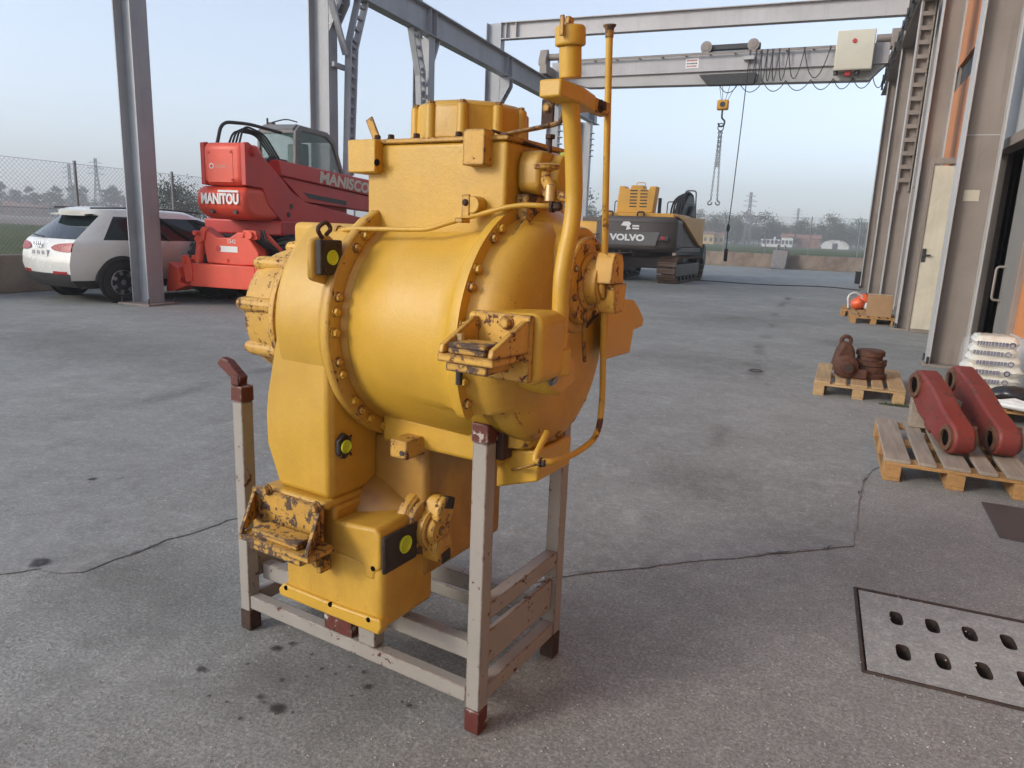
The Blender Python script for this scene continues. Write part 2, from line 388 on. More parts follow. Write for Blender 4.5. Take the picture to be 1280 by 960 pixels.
def blob_old(px, py, r, name='oil_stain', mat=None, asp=1.0, z=.006):
    c = gnd(px, py); n = 26; ph = [rg.uniform(0, 6.28) for _ in range(4)]; am = [rg.uniform(.05, .3) for _ in range(4)]
    pts = []
    for i in range(n):
        a = 2*pi*i/n; rr = r*(1+sum(am[q]*sin((q+2)*a+ph[q]) for q in range(4))*.7+rg.uniform(-.12, .12))
        pts.append((c.x+rr*cos(a)*asp, c.y+rr*sin(a), z))
    return MB().add([(c.x, c.y, z)]+pts, [(0, i+1, (i+1) % n+1) for i in range(n)]).build(name, mat or M_OIL, yard, smooth=0)
for px, py, r in [(346, 887, .022), (325, 873, .012), (352, 852, .010), (300, 900, .008), (344, 812, .014), (390, 820, .008), (455, 842, .010), (459, 860, .014), (252, 838, .013),
                  (512, 884, .009), (402, 838, .007), (437, 836, .007), (365, 806, .010), (383, 848, .007), (262, 872, .006), (310, 832, .006), (330, 880, .007), (366, 893, .006), (420, 845, .006), (503, 880, .006), (440, 872, .005), (284, 880, .005)]:
    blob(px, py, r)
for px, py, r in [(945, 464, .10), (50, 705, .04), (115, 600, .02)]: blob(px, py, r)
for px, py, r, a in [(420, 860, .22, 1), (330, 850, .16, 1), (200, 740, .3, 1.6), (870, 600, .3, 1.2), (860, 450, .7, 1.6), (930, 400, 1.2, 1.3), (100, 430, 1.0, 2.2), (880, 360, 2.5, 1.2), (1060, 430, .6, 1.1)]:
    blob(px, py, r, 'worn_stain', asp=a, me=DISC2)
# tyre tracks: long faint bands
for pts in ([(900, 560), (950, 430), (985, 372)], [(0, 560), (300, 470), (520, 420)]):
    G = [gnd(*p) for p in pts]
    for a, c in zip(G, G[1:]):
        n = max(2, int((c-a).length/.55))
        for i in range(n):
            if rg.random() < .5: continue
            p = a.lerp(c, (i+.5)/n); _sz[0] += .00004; d = c-a
            o = inst('tyre_mark', DISC2, yard, (p.x+rg.uniform(-.05, .05), p.y, _sz[0]), (0, 0, math.atan2(d.y, d.x))); o.scale = ((c-a).length/n*rg.uniform(.6, 1.1), .13*rg.uniform(.7, 1.3), 1)
# loose grit
gm = MB(); g_n = 2600
for _ in range(g_n):
    px, py = rg.uniform(0, 1280), 960-620*rg.random()**1.3*.85
    c = gnd(px, py); s_ = rg.uniform(.0012, .0042)*(1+.12*c.length)
    a = rg.uniform(0, 6.28); e = [(s_*rg.uniform(.6, 1.2)*cos(a+q*2.094), s_*rg.uniform(.6, 1.2)*sin(a+q*2.094)) for q in range(3)]
    gm.add([(c.x+e[0][0], c.y+e[0][1], .004), (c.x+e[1][0], c.y+e[1][1], .004), (c.x+e[2][0], c.y+e[2][1], .004), (c.x, c.y, .004+s_*.8)], [(0, 1, 3), (1, 2, 3), (2, 0, 3)])
M_GRIT = plain('grit', (.34, .32, .29), .9, var=.5, scale=40)
o = gm.build('loose_grit', M_GRIT, smooth=0, fixn=False); o['kind'] = 'stuff'; o['label'] = 'loose grit scattered over the concrete'; o['category'] = 'grit'
# steel cover plate set in the yard
M_PLATE = plain('dull_brown_steel_plate', (.085, .070, .066), .6, .2, var=.15, scale=6, bump=.15)
mb = MB(); mb.prism([(1.03, 4.19), (1.62, 4.14), (1.66, 4.74), (1.05, 4.76)], 'z', -.01, .008)
tag(mb.build('steel_cover_plate', M_PLATE, bev=.002), 'flat dark brown steel plate set in the concrete before the near pallet', 'cover plate')
# drain cover: cast slab with two rows of slots in a rusty angle frame
dr = thing('drain_cover', 'concrete drain cover with two rows of slots in a rusty frame', 'drain cover', (0, 0, 0))
M_RUST_SHADE = plain('rusty_frame_and_slot_shade', (.055, .036, .028), .75, .2, var=.4, scale=14, bump=.3)
x0, x1, y0, y1 = MH[0]+.019, MH[1]-.019, MH[2]+.019, MH[3]-.019
mb = MB(); mw = MB()
cols_ = [.453+.1265*i for i in range(6)]; rows_ = [2.748, 3.012]
ex = [x0]+[(a+b)/2 for a, b in zip(cols_, cols_[1:])]+[x1]; ey = [y0, (rows_[0]+rows_[1])/2, y1]
ex[0] = x0
zt = .003
for i, cx_ in enumerate(cols_):
    for j, cy_ in enumerate(rows_):
        ax_, bx_, ay_, by_ = ex[i], ex[i+1], ey[j], ey[j+1]
        n = 24; outr = []; inn = []
        for q in range(n):
            a = 2*pi*q/n; dx, dy = cos(a), sin(a)
            s_ = min(((bx_ if dx > 0 else ax_)-cx_)/dx if abs(dx) > 1e-6 else 1e9, ((by_ if dy > 0 else ay_)-cy_)/dy if abs(dy) > 1e-6 else 1e9)
            outr.append((cx_+dx*s_, cy_+dy*s_))
            hx, hy = .024, .056; e = .62
            inn.append((cx_+hx*math.copysign(abs(dx)**e, dx), cy_+hy*math.copysign(abs(dy)**e, dy)))
        # corner points of the cell
        vs = [(p[0], p[1], zt) for p in outr]+[(p[0], p[1], zt) for p in inn]+[(p[0], p[1], -.30) for p in inn]
        fs = [(q, (q+1) % n, n+(q+1) % n, n+q) for q in range(n)]+[]
        mw.add(vs[n:], [(q, (q+1) % n, n+(q+1) % n, n+q) for q in range(n)])
        b0 = len(mb.v); mb.add(vs, fs)
        for (kx, ky) in ((ax_, ay_), (bx_, ay_), (bx_, by_), (ax_, by_)):
            a = math.atan2(ky-cy_, kx-cx_) % (2*pi); q = int(a/(2*pi)*n) % n
            mb.add([(outr[q][0], outr[q][1], zt), (kx, ky, zt), (outr[(q+1) % n][0], outr[(q+1) % n][1], zt)], [(0, 1, 2)])
mb.add(mw.v, mw.f); sl_o = mb.build('slotted_slab', M_CAST, dr, smooth=0)
bm = bmesh.new(); bm.from_mesh(sl_o.data); bmesh.ops.remove_doubles(bm, verts=bm.verts, dist=.0004); bmesh.ops.triangulate(bm, faces=[f for f in bm.faces if len(f.verts) > 4]); bm.to_mesh(sl_o.data); bm.free()
sl_o.data.materials.append(M_RUST_SHADE)
for f_ in sl_o.data.polygons: f_.material_index = 0 if abs(f_.normal.z) > .5 else 1  # concrete slot walls take the dark rust colour as painted shade
fr = MB(); t = .012
for a in ((MH[0], MH[0]+t, MH[2], MH[3]), (MH[1]-t, MH[1], MH[2], MH[3]), (MH[0]+t, MH[1]-t, MH[2], MH[2]+t), (MH[0]+t, MH[1]-t, MH[3]-t, MH[3])): fr.box(a[0], a[1], a[2], a[3], -.11, .007)
fr.build('frame', M_RUST_SHADE, dr, bev=.002)
jt = MB(); jt.box(MH[0]+t, MH[1]-t, MH[2]+t, MH[3]-t, -.60, -.55); jt.build('pit_floor', M_DARK, dr)  # floor coloured near black to deepen the dark in the slots
jt = MB()
for a in ((MH[0]+t, x0, MH[2]+t, MH[3]-t), (x1, MH[1]-t, MH[2]+t, MH[3]-t), (x0, x1, MH[2]+t, y0), (x0, x1, y1, MH[3]-t)): jt.box(a[0], a[1], a[2], a[3], -.1, -.008)
jt.build('joint_dirt', M_RUST_SHADE, dr)
# moss tuft at the pallet foot
M_MOSS = plain('moss_green', (.055, .075, .022), .9, var=.4, scale=30)
mb = MB()
c0 = gnd(1122, 508)
for _ in range(420):
    a = rg.uniform(0, 6.28); r_ = rg.random()**.6; p = V((c0.x+.16*r_*cos(a), c0.y+.05*r_*sin(a), 0)); h_ = rg.uniform(.006, .03); d = rg.uniform(0, 6.28); ww = .004
    mb.add([(p.x-ww*cos(d), p.y-ww*sin(d), 0), (p.x+ww*cos(d), p.y+ww*sin(d), 0), (p.x+rg.uniform(-.02, .02), p.y+rg.uniform(-.02, .02), h_)], [(0, 1, 2)])
o = mb.build('moss', M_MOSS, smooth=0, fixn=False); tag(o, 'low green moss in the concrete by the far pallet corner', 'moss'); o['kind'] = 'stuff'

# fields
mb = MB()
for a in ((-900, XW-.30, -200, 900), (XW-.30, 400, YW+.30, 900)): sheet(mb, *a, z=-.02)
fld = struct(mb.build('grass_field', M_GRASS, smooth=0, fixn=False)); fld['label'] = 'flat green field beyond the yard'
mb = MB(); sheet(mb, -600, -60, 60, 190, -.008)
struct(mb.build('ploughed_field', M_SOIL, smooth=0, fixn=False))

# boundary walls (cast blocks with joints)
def low_wall(name, label, org, az, length, h, seg, group=None):
    w_ = thing(name, label, 'wall', org, -RD(az), group); me = MB()
    me.box(-.15, .15, .006, seg-.006, 0, h); ms = me.mesh('wall_block', M_WALL, 0)
    for i in range(int(length/seg)):
        o = inst('wall_block', ms, w_, (rg.uniform(-.006, .006), i*seg, rg.uniform(-.008, .008)))
        b = o.modifiers.new('bevel', 'BEVEL'); b.width = .015; b.segments = 2
    cp = MB(); cp.box(-.14, .14, 0, int(length/seg)*seg, -.05, h-.02); cp.build('wall_core', M_WALL, w_)
    return w_
low_wall('boundary_wall', 'low grey concrete wall under the chain link fence beside the white car', (XW-.15, -4, 0), 0, 48, .68, 2.4)
low_wall('boundary_wall', 'low stained concrete wall at the far end of the yard', (XW, YW+.15, 0), 90, 30, .80, 2.5)

# chain-link fences
M_GALV = plain('galvanised_steel', (.23, .24, .25), .5, .6, var=.15, scale=5)
M_WIRE = plain('fence_wire', (.22, .23, .24), .5, .5, var=.1, scale=5)
def fence(label, org, az, length, z0, z1, posts, cell, wr):
    f = thing('chain_link_fence', label, 'fence', org, -RD(az))
    for p in posts:
        b = MB(); b.cyl((0, p, z0), (0, p, z1+.06), .030, n=8); b.build('post', M_GALV, f)
    mb = MB(); h = z1-z0; n = int((length+h)/cell)
    def wire(p, q):
        p = V(p); q = V(q); d = (q-p).normalized(); a = d.cross(V((1, 0, 0))).normalized()*wr; b = V((wr, 0, 0))
        c = [p+a, p-a*.5+b*.87, p-a*.5-b*.87, q+a, q-a*.5+b*.87, q-a*.5-b*.87]
        mb.add(c, [(0, 1, 4, 3), (1, 2, 5, 4), (2, 0, 3, 5)])
    for i in range(n):
        s0 = i*cell
        for sg in (1, -1):
            ya, yb = (s0-h, s0) if sg > 0 else (s0, s0-h); za, zb = z0, z1
            # clip to the fence length
            def cl(y, z, y2, z2, lim): t = (lim-y)/(y2-y); return lim, z+(z2-z)*t
            A, B_ = (ya, za), (yb, zb)
            if A[0] > B_[0]: A, B_ = B_, A
            if A[0] < 0: A = cl(*A, *B_, 0.0)
            if B_[0] > length: B_ = cl(*A, *B_, length)
            if B_[0]-A[0] > .01: wire((.035, A[0], A[1]), (.035, B_[0], B_[1]))
    m_ = mb.build('wire_mesh', M_WIRE, f, smooth=0, fixn=False); m_['kind'] = 'stuff'
    for z in (z0+.03, (z0+z1)/2, z1): b = MB(); b.cyl((.035, 0, z), (.035, length, z), wr*1.6, n=5); b.build('line_wire', M_WIRE, f)
    return f
fence('chain link fence along the low wall behind the white car', (XW-.15, -4, 0), 0, 47.5, .66, 2.42, [14.08+2.33*i for i in range(-6, 14)], .085, .0022)
fence('chain link fence on the far stained wall', (XW+1, YW+.15, 0), 90, 27.5, .78, 2.9, [(on(px, 300, 'Y', YW).x-(XW+1)) for px in (780, 845, 905, 957, 1012, 1074)], .16, .003)
# ------------------------------------------------------------------ workshop building on the right
WX = 1.95                              # wall plane
YC = [10.40, 14.66, 19.0, 23.3, 27.6]  # columns of the crane runway in front of it
bl = thing('workshop_building', 'orange and grey workshop building behind the crane columns', 'building', (0, 0, 0))
def slab(name, y0, y1, z0, z1, mat, x0=WX, x1=WX+.25, bev=0): b = MB(); b.box(x0, x1, y0, y1, z0, z1); return b.build(name, mat, bl, bev=bev)
# vertical orange wall panels above and beside the openings
def panels(y0, y1, z0, z1, mat, wd=1.05, name='wall_panel'):
    n = max(1, round((y1-y0)/wd)); s_ = (y1-y0)/n
    for i in range(n): slab(name, y0+i*s_+.004, y0+(i+1)*s_-.004, z0, z1, mat, WX+rg.uniform(0, .004), WX+.2)
slab('wall_backing', -6, 30, 0, 8.6, M_DARK, WX+.32, WX+.5)
panels(-6, 8.86, .62, 4.30, M_ORANGE); panels(-6, 8.86, 4.72, 7.2, M_ORANGE)
panels(11.3, 17.6, 2.92, 4.30, M_ORANGE); panels(11.3, 17.6, 4.72, 7.2, M_ORANGE); panels(17.6, 29.6, 2.92, 7.2, M_STEELG)
panels(8.86, 11.3, 2.78, 7.2, M_STEELL, 1.22)
slab('plinth', -6, 8.86, 0, .62, M_PLASTER, WX-.02, WX+.2)
panels(11.3, 14.75, 0, 2.9, M_STEELG, 1.15); panels(16.9, 29.6, 0, 2.9, M_STEELG, 1.15)
slab('ground_floor_infill', 14.75, 16.9, 0, 2.9, M_STEELG, WX+.1, WX+.3)
for y0, y1 in ((-6, 8.86), (11.3, 17.6)):       # strip window: frame and panes
    n = int((y1-y0)/1.5); s_ = (y1-y0)/n
    for i in range(n):
        wn = slab('window', y0+i*s_+.03, y0+(i+1)*s_-.03, 4.33, 4.69, M_DARK, WX+.06, WX+.09)
        slab('window_post', y0+i*s_-.03, y0+i*s_+.03, 4.3, 4.72, M_STEELG, WX+.02, WX+.2)
M_DOORG = plain('dull_grey_door', (.21, .20, .185), .5, var=.08, scale=2, streak=.3)
# doorway with a half-open sliding leaf
fr = MB(); fr.box(WX-.05, WX+.12, 8.86, 8.98, 0, 2.78); fr.box(WX-.05, WX+.12, 11.18, 11.3, 0, 2.78); fr.box(WX-.05, WX+.12, 8.98, 11.18, 2.66, 2.78)
dfr = fr.build('door_frame', M_STEELG, bl, bev=.006)
lf = MB(); lf.box(WX+.03, WX+.09, 8.99, 9.90, .02, 2.655); leaf = lf.build('sliding_door', M_DOORG, bl, bev=.006)
hd = MB(); hd.tube(curve_path([(WX+.03, 9.80, 1.28), (WX-.06, 9.80, 1.28), (WX-.06, 9.80, .90), (WX+.03, 9.80, .90)], .05), .014, 8); hd.build('handle', M_STEELG, leaf)
rl = MB(); rl.box(WX+.02, WX+.032, 9.10, 9.16, .02, 2.655); rl.build('edge_strip', M_BEIGE, leaf)
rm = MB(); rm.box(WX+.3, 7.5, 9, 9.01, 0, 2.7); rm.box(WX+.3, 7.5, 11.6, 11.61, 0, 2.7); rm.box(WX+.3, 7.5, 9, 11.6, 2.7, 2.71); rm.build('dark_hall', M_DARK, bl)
# outer door, swung open at right angles to the wall
od = thing('open_door', 'cream metal door swung open at right angles to the orange wall', 'door', (0, 0, 0))
b = MB(); b.box(1.615, WX-.01, 14.30, 14.345, .06, 2.82); lfd = b.build('door_leaf', M_BEIGE, od, bev=.004)
b = MB(); b.box(1.56, 1.612, 14.28, 14.37, 0, 2.95); b.box(1.612, WX-.01, 14.28, 14.37, 2.85, 2.95); b.box(1.612, WX-.01, 14.29, 14.36, .0, .055); b.build('door_frame', M_STEELG, od, bev=.004)
b = MB(); b.box(1.63, 1.69, 14.285, 14.30, 1.22, 1.45); b.box(1.645, 1.665, 14.25, 14.285, 1.33, 1.35); b.box(1.645, 1.76, 14.245, 14.262, 1.325, 1.355); b.build('handle', M_DARK, lfd, bev=.003)
# eaves and roof edge
b = MB(); b.box(WX-.25, 9, -6, 30, 8.6, 8.9); b.build('roof', M_STEELG, bl)
panels(-6, 29.6, 7.2, 8.6, M_STEELG, 2.0)
g = MB(); g.box(WX-.16, WX, -6, 30, 8.35, 8.55); g.build('gutter', M_DARK, bl)

# ------------------------------------------------------------------ crane runway: right columns
def hcol(parent, x0, x1, y, fw, z0, z1, mat, tf=.022, tw=.016, fm=None, edge=None):
    """H column: web across X, flanges facing -X and +X"""
    b = MB(); b.box(x0+tf, x1-tf, y-tw/2, y+tw/2, z0, z1); b.build('web', mat, parent)
    for a, c in ((x0, x0+tf), (x1-tf, x1)): b = MB(); b.box(a, c, y-fw/2, y+fw/2, z0, z1); b.build('flange', fm or mat, parent, bev=.003)
def base_plate(parent, cx_, cy_, sx_, sy_, mat):
    b = MB(); b.box(cx_-sx_/2, cx_+sx_/2, cy_-sy_/2, cy_+sy_/2, .0, .03); b.build('base_plate', mat, parent, bev=.003)
    for ax_ in (-1, 1):
        for ay_ in (-1, 1):
            b = MB(); b.cyl((cx_+ax_*(sx_/2-.05), cy_+ay_*(sy_/2-.05), .03), (cx_+ax_*(sx_/2-.05), cy_+ay_*(sy_/2-.05), .12), .014, n=6); b.build('anchor_bolt', M_DARK, parent)
lbls = ['grey steel crane column with a paper notice beside the workshop doorway', 'grey steel crane column beside the open cream door', 'grey steel crane column with a battened ladder like strip behind the cardboard box',
        'grey steel crane column carrying the right end of the portal beam', 'last grey steel crane column towards the far wall by the black box']
for i, y in enumerate(YC):
    c = thing('crane_column', lbls[i], 'column', (0, 0, 0), 0, 'columns along the workshop')
    hcol(c, 1.42, 1.83 if i == 0 else 1.76, y, .26 if i else .30, 0, 7.0 if i not in (3,) else 8.2, M_STEELG, fm=M_STEELL)  # lighter flange grey paints in the light on the column edges
    base_plate(c, 1.66, y, .60, .42, M_STEELG)
    if i == 2:      # battened strip on the face
        for k_ in range(15):
            z = 2.9+k_*.29; b = MB(); b.box(1.445, 1.70, y-.135, y-.120, z, z+.09); b.build('batten', M_STEELG, c)
        for xx in (1.445, 1.675): b = MB(); b.box(xx, xx+.03, y-.12, y-.01, 2.7, 7.0); b.build('batten_rail', M_STEELG, c)
    if i == 0:
        q = MB(); q.box(1.53, 1.695, y-.012, y-.0085, 2.035, 2.165); q.build('paper_notice', M_BEIGE, c)
        q = MB(); q.box(1.445, 1.807, y-.0115, y-.0085, 2.795, 2.806); q.build('splice_joint', M_STEELL, c)
def ibeam(parent, p, q, h, fw, mat, tf=.025, tw=.014, names=('web', 'flange')):
    p = V(p); q = V(q); up = V((0, 0, 1))
    b = MB(); b.bar(p, q, tw, h-2*tf); b.build(names[0], mat, parent)
    for s_ in (-1, 1): b = MB(); b.bar(p+up*s_*(h/2-tf/2), q+up*s_*(h/2-tf/2), fw, tf); b.build(names[1], mat, parent)
rb = thing('runway_beam', 'crane runway beam on the columns along the workshop', 'beam', (0, 0, 0))
ibeam(rb, (1.5, -4, 6.98), (1.5, 30, 6.98), .5, .28, M_STEELG)
b = MB(); b.box(1.46, 1.54, -4, 30, 7.24, 7.30); b.build('rail', M_DARK, rb)
for k_ in range(12):
    y = 17+k_*1.1; b = MB(); b.box(1.30, 1.36, y, y+.05, 6.75, 7.25); b.build('conductor_bracket', M_DARK, rb)
b = MB(); b.box(1.31, 1.35, 16, 30, 7.05, 7.12); b.build('conductor_rail', M_DARK, rb)

# ------------------------------------------------------------------ crane runway: free-standing left side
XL = -10.48; YL = [8.90, 14.15, 18.15, 23.35, 28.6, 33.0]
rbl = thing('runway_beam', 'free standing crane runway beam on the columns by the red machine', 'beam', (0, 0, 0))
ibeam(rbl, (XL+.16, 4.5, 6.84), (XL+.16, 34, 6.84), .68, .30, M_STEELB)
b = MB(); b.box(XL+.13, XL+.19, 4.5, 34, 7.182, 7.24); b.build('rail', M_DARK, rbl)
for y in YL:
    for dy in (-.16, .16): b = MB(); b.box(XL+.025, XL+.15, y+dy-.008, y+dy+.008, 6.53, 7.15); b.build('stiffener', M_STEELB, rbl)
    for dy in (-.16, .16): b = MB(); b.box(XL+.17, XL+.30, y+dy-.008, y+dy+.008, 6.53, 7.15); b.build('stiffener', M_STEELB, rbl)
ll = ['tall grey steel column standing between the camera and the white car', 'tall grey steel column behind the red machine with a battened brace', 'grey steel runway column with battened brace and knee',
      'portal column carrying the left end of the portal beam on a ribbed corbel', 'runway column beyond the portal with ribbed corbel', 'farthest runway column of the free standing side']
for i, y in enumerate(YL):
    c = thing('crane_column', ll[i], 'column', (0, 0, 0), 0, 'columns of the free standing runway')
    top = {0: 8.2, 1: 8.2, 2: 6.495, 3: 8.2, 4: 6.495, 5: 6.495}[i]
    xa, xb = (XL-.26, XL+.24) if i in (2, 4, 5) else (XL-.56, XL-.02)
    if i == 0: xa, xb = XL-.20, XL+.18; top = 6.495
    hcol(c, xa, xb, y, .32 if i == 0 else .32, 0, top, M_STEELB, fm=M_STEELB)
    base_plate(c, (xa+xb)/2, y, .72, .62, M_STEELG)
    if i in (1, 3):
        k_ = MB(); k_.prism([(xb, 6.49), (XL+.34, 6.49), (XL+.34, 6.2), (xb, 5.6)], 'y', y-.15, y-.13); k_.prism([(xb, 6.49), (XL+.34, 6.49), (XL+.34, 6.2), (xb, 5.6)], 'y', y+.13, y+.15); k_.build('corbel', M_STEELB, c)
        for zz in (5.75, 5.98, 6.2, 6.46): b = MB(); b.box(xb, XL+.02+.30*(zz-5.6)/.9, y-.16, y+.16, zz, zz+.025); b.build('corbel_rib', M_STEELB, c)
    if i in (4, 5):
        for zz in (5.0, 5.25, 5.5, 5.75, 6.0): b = MB(); b.box(xb-.02, xb+.12, y-.16, y+.16, zz, zz+.03); b.build('corbel_rib', M_STEELB, c)
    if i in (1, 2):           # battened brace leaning away from the column, with a knee to the beam
        s_ = 1 if i == 1 else -1
        xo = XL+.16
        r0 = [(xo, y+s_*.20, 2.6), (xo, y+s_*.34, 5.5), (xo, y+s_*.70, 6.48)]
        r1 = [(xo, y+s_*.38, 2.6), (xo, y+s_*.58, 5.4), (xo, y+s_*1.0, 6.48)]
        for rr in (r0, r1):
            for p, q in zip(rr, rr[1:]): b = MB(); b.bar(p, q, .16, .05, (0, 1, 0)); b.build('brace_rail', M_STEELB, c)
        for k2 in range(14):
            t = k2/13; a = V(r0[0]).lerp(V(r0[1]), t); b2 = V(r1[0]).lerp(V(r1[1]), t); bb = MB(); bb.bar(a, b2, .10, .06); bb.build('batten', M_STEELB, c)
        for k2 in range(4):
            t = (k2+.5)/4; a = V(r0[1]).lerp(V(r0[2]), t); b2 = V(r1[1]).lerp(V(r1[2]), t); bb = MB(); bb.bar(a, b2, .10, .05); bb.build('batten', M_STEELB, c)
        bb = MB(); bb.bar((xo, y+s_*.22, 5.2), (xo, y-s_*.45, 6.48), .14, .06); bb.build('knee', M_STEELB, c)
        bb = MB(); bb.box(xo-.08, XL-.02 if i == 1 else xo+.02, y-.1, y+s_*.22, 2.6, 2.68); bb.build('brace_foot', M_STEELB, c)
        bb = MB(); bb.box(xo-.08, XL-.02 if i == 1 else xo+.02, y-.1, y+s_*.38, 4.9, 5.0); bb.build('brace_foot', M_STEELB, c)
    if i == 2:
        b = MB(); b.box(XL-.30, XL-.12, y-.10, y+.10, 6.49, 8.2); b.build('upper_post', M_STEELB, c)
# portal beam across the yard
pb = thing('portal_beam', 'grey steel portal beam spanning the yard above the crane', 'beam', (0, 0, 0))
ibeam(pb, (XL-.02, 23.3, 7.92), (1.46, 23.3, 7.83), .52, .24, M_CRANE)
for xx in (XL+.5, XL+.15): b = MB(); b.box(xx, xx+.02, 23.18, 23.29, 7.69, 8.14); b.build('stiffener', M_CRANE, pb)
# ------------------------------------------------------------------ travelling crane
YG = 28.0
cr_ = thing('overhead_crane', 'grey overhead travelling crane bridge spanning the yard with a cream control box', 'crane', (0, 0, 0))
b = MB(); b.prism([(-10.35, 7.34), (1.35, 7.34), (1.35, 7.98), (-10.35, 7.90)], 'y', YG-.24, YG+.24); b.build('girder', M_CRANE, cr_, bev=.01)
b = MB(); b.prism([(-10.1, 7.34), (-8.9, 6.96), (.85, 6.84), (1.32, 7.34)], 'y', YG-.20, YG+.20); b.build('lower_box', M_STEELL, cr_, bev=.01)
b = MB(); b.box(-10.35, 1.35, YG-.30, YG+.30, 7.325, 7.345); b.build('bottom_flange', M_CRANE, cr_)
b = MB(); b.box(-10.2, 1.2, YG-.04, YG+.04, 7.94, 8.02); b.build('rail', M_DARK, cr_)
for xe, s_ in ((XL+.16, 1), (1.5, -1)):
    b = MB(); b.box(xe-.14, xe+.14, YG-1.3, YG+1.3, 7.30, 7.62); b.build('end_carriage', M_STEELG, cr_, bev=.01)
    for dy in (-1.0, 1.0): b = MB(); b.cyl((xe-.06, YG+dy, 7.40), (xe+.06, YG+dy, 7.40), .17, n=18); b.build('wheel', M_DARK, cr_)
    b = MB(); b.prism([(YG-1.3, 7.6), (YG-.8, 7.6), (YG-.8, 7.8), (YG-1.0, 8.2), (YG-1.15, 8.15), (YG-1.3, 7.8)], 'x', xe-.20, xe+.10); b.build('gearbox', M_STEELG, cr_, bev=.02)
    b = MB(); b.cyl((xe+.1*s_, YG-1.0, 7.92), (xe+.62*s_, YG-1.0, 7.92), .12, n=14); b.build('travel_motor', M_STEELG, cr_, bev=.01)
# control cabinet
b = MB(); b.box(-.28, .87, YG-.62, YG-.26, 7.10, 8.32); cb = b.build('control_cabinet', M_CABINET, cr_, bev=.015)
b = MB(); b.box(-.26, .85, YG-.632, YG-.622, 7.13, 8.29); dcb = b.build('cabinet_door', M_CABINET, cb, bev=.01)
M_RED = plain('red_plastic', (.45, .02, .015), .4)
b = MB(); b.cyl((.26, YG-.66, 7.98), (.26, YG-.632, 7.98), .07, n=12); b.build('isolator', M_RED, cb)
b = MB(); b.box(.08, .26, YG-.5, YG-.35, 6.94, 7.10); b.build('plug', M_RED, cb, bev=.02)
for xx in (-.2, .45): b = MB(); b.cyl((xx, YG-.45, 6.98), (xx, YG-.45, 7.10), .07, n=10); b.build('cable_gland', M_DARK, cb)
# rating plate and capacity text
b = MB(); b.box(-5.22, -4.76, YG-.252, YG-.243, 7.46, 7.80); sp = b.build('capacity_plate', M_WHITE, cr_)
M_INK = plain('dark_ink', (.05, .045, .05), .6); M_INKR = plain('red_ink', (.40, .06, .05), .6)
for zz, mm in ((7.72, M_INKR), (7.62, M_INK), (7.53, M_INKR)):
    xx = -5.18
    while xx < -4.84:
        ww = rg.uniform(.025, .07); b = MB(); b.box(xx, xx+ww, YG-.2535, YG-.2522, zz-.025, zz+.025); b.build('print', mm, sp); xx += ww+.018
# festoon cable on its track
M_CABLE = plain('black_cable', (.015, .015, .018), .6)
def loop(x0, z0, x1, z1, sag, y, r=.016, par=None, name='festoon_cable'):
    pts = [(x0+(x1-x0)*t, y, z0+(z1-z0)*t-sag*4*t*(1-t)) for t in [i/12 for i in range(13)]]
    b = MB(); b.tube(pts, r, 6); return b.build(name, M_CABLE, par or cr_)
b = MB(); b.box(-10.0, -.3, YG-.42, YG-.38, 7.86, 7.92); b.build('festoon_track', M_STEELG, cr_)
for k_ in range(12):
    xx = -9.5+k_*.85; b = MB(); b.box(xx, xx+.05, YG-.40, YG-.24, 7.86, 7.90); b.build('track_bracket', M_STEELG, cr_)
xs_ = [-3.0, -2.80, -2.62, -2.44, -2.26, -2.05, -1.75, -1.25, -.45]
for a, c in zip(xs_, xs_[1:]): loop(a, 7.84, c, 7.84, .95 if c-a < .3 else .90, YG-.40)
b = MB()
for a in xs_: b.box(a-.03, a+.03, YG-.43, YG-.37, 7.80, 7.93)
b.build('cable_trolleys', M_DARK, cr_)
lx = [-4.0, -3.3, -2.5, -1.75, -.95, -.25, .35, .95, 1.35]
for a, c in zip(lx, lx[1:]): loop(a, 6.92, c, 6.92, .34, YG-.26, .014)
# hoist trolley
ht = thing('hoist_trolley', 'dark hoist trolley running on top of the crane bridge', 'hoist', (0, 0, 0))
b = MB(); b.box(-4.75, -2.72, YG-.12, YG+.12, 8.06, 8.24); b.build('trolley_frame', M_DARK, ht, bev=.02)
for xx in (-4.55, -2.95):
    for yy in (-.18, .18): b = MB(); b.lathe([(-.05, .20), (.05, .20), (.055, .13), (.07, .12), (.07, .05)], (xx, YG+yy, 8.15), (0, 1 if yy > 0 else -1, 0), 18); b.build('wheel', M_STEELG, ht)
b = MB(); b.prism([(-4.70, 7.20), (-2.72, 7.20), (-2.78, 6.80), (-4.35, 6.82)], 'y', YG-.42, YG-.205); b.build('hoist_body', M_DARK, ht, bev=.03)
for xx in (-4.60, -2.85): b = MB(); b.box(xx-.05, xx+.05, YG+.26, YG+.34, 7.0, 8.2); b.build('side_arm', M_DARK, ht)
hx = -3.76
b = MB()
for dx in (-.10, .10, -.04, .22): b.cyl((hx+dx*.6, YG-.4, 6.28), (hx+dx*2.0, YG-.4, 6.9), .009, n=5)
b.build('wire_ropes', M_CABLE, ht)
M_YELC = plain('crane_yellow', (.62, .30, .03), .5, var=.1)
b = MB(); b.box(hx-.20, hx+.20, YG-.52, YG-.30, 5.98, 6.32); hb = b.build('hook_block', M_YELC, ht, bev=.05)
b = MB(); b.cyl((hx, YG-.54, 6.16), (hx, YG-.28, 6.16), .09, n=14); b.build('sheave_pin', M_DARK, hb)
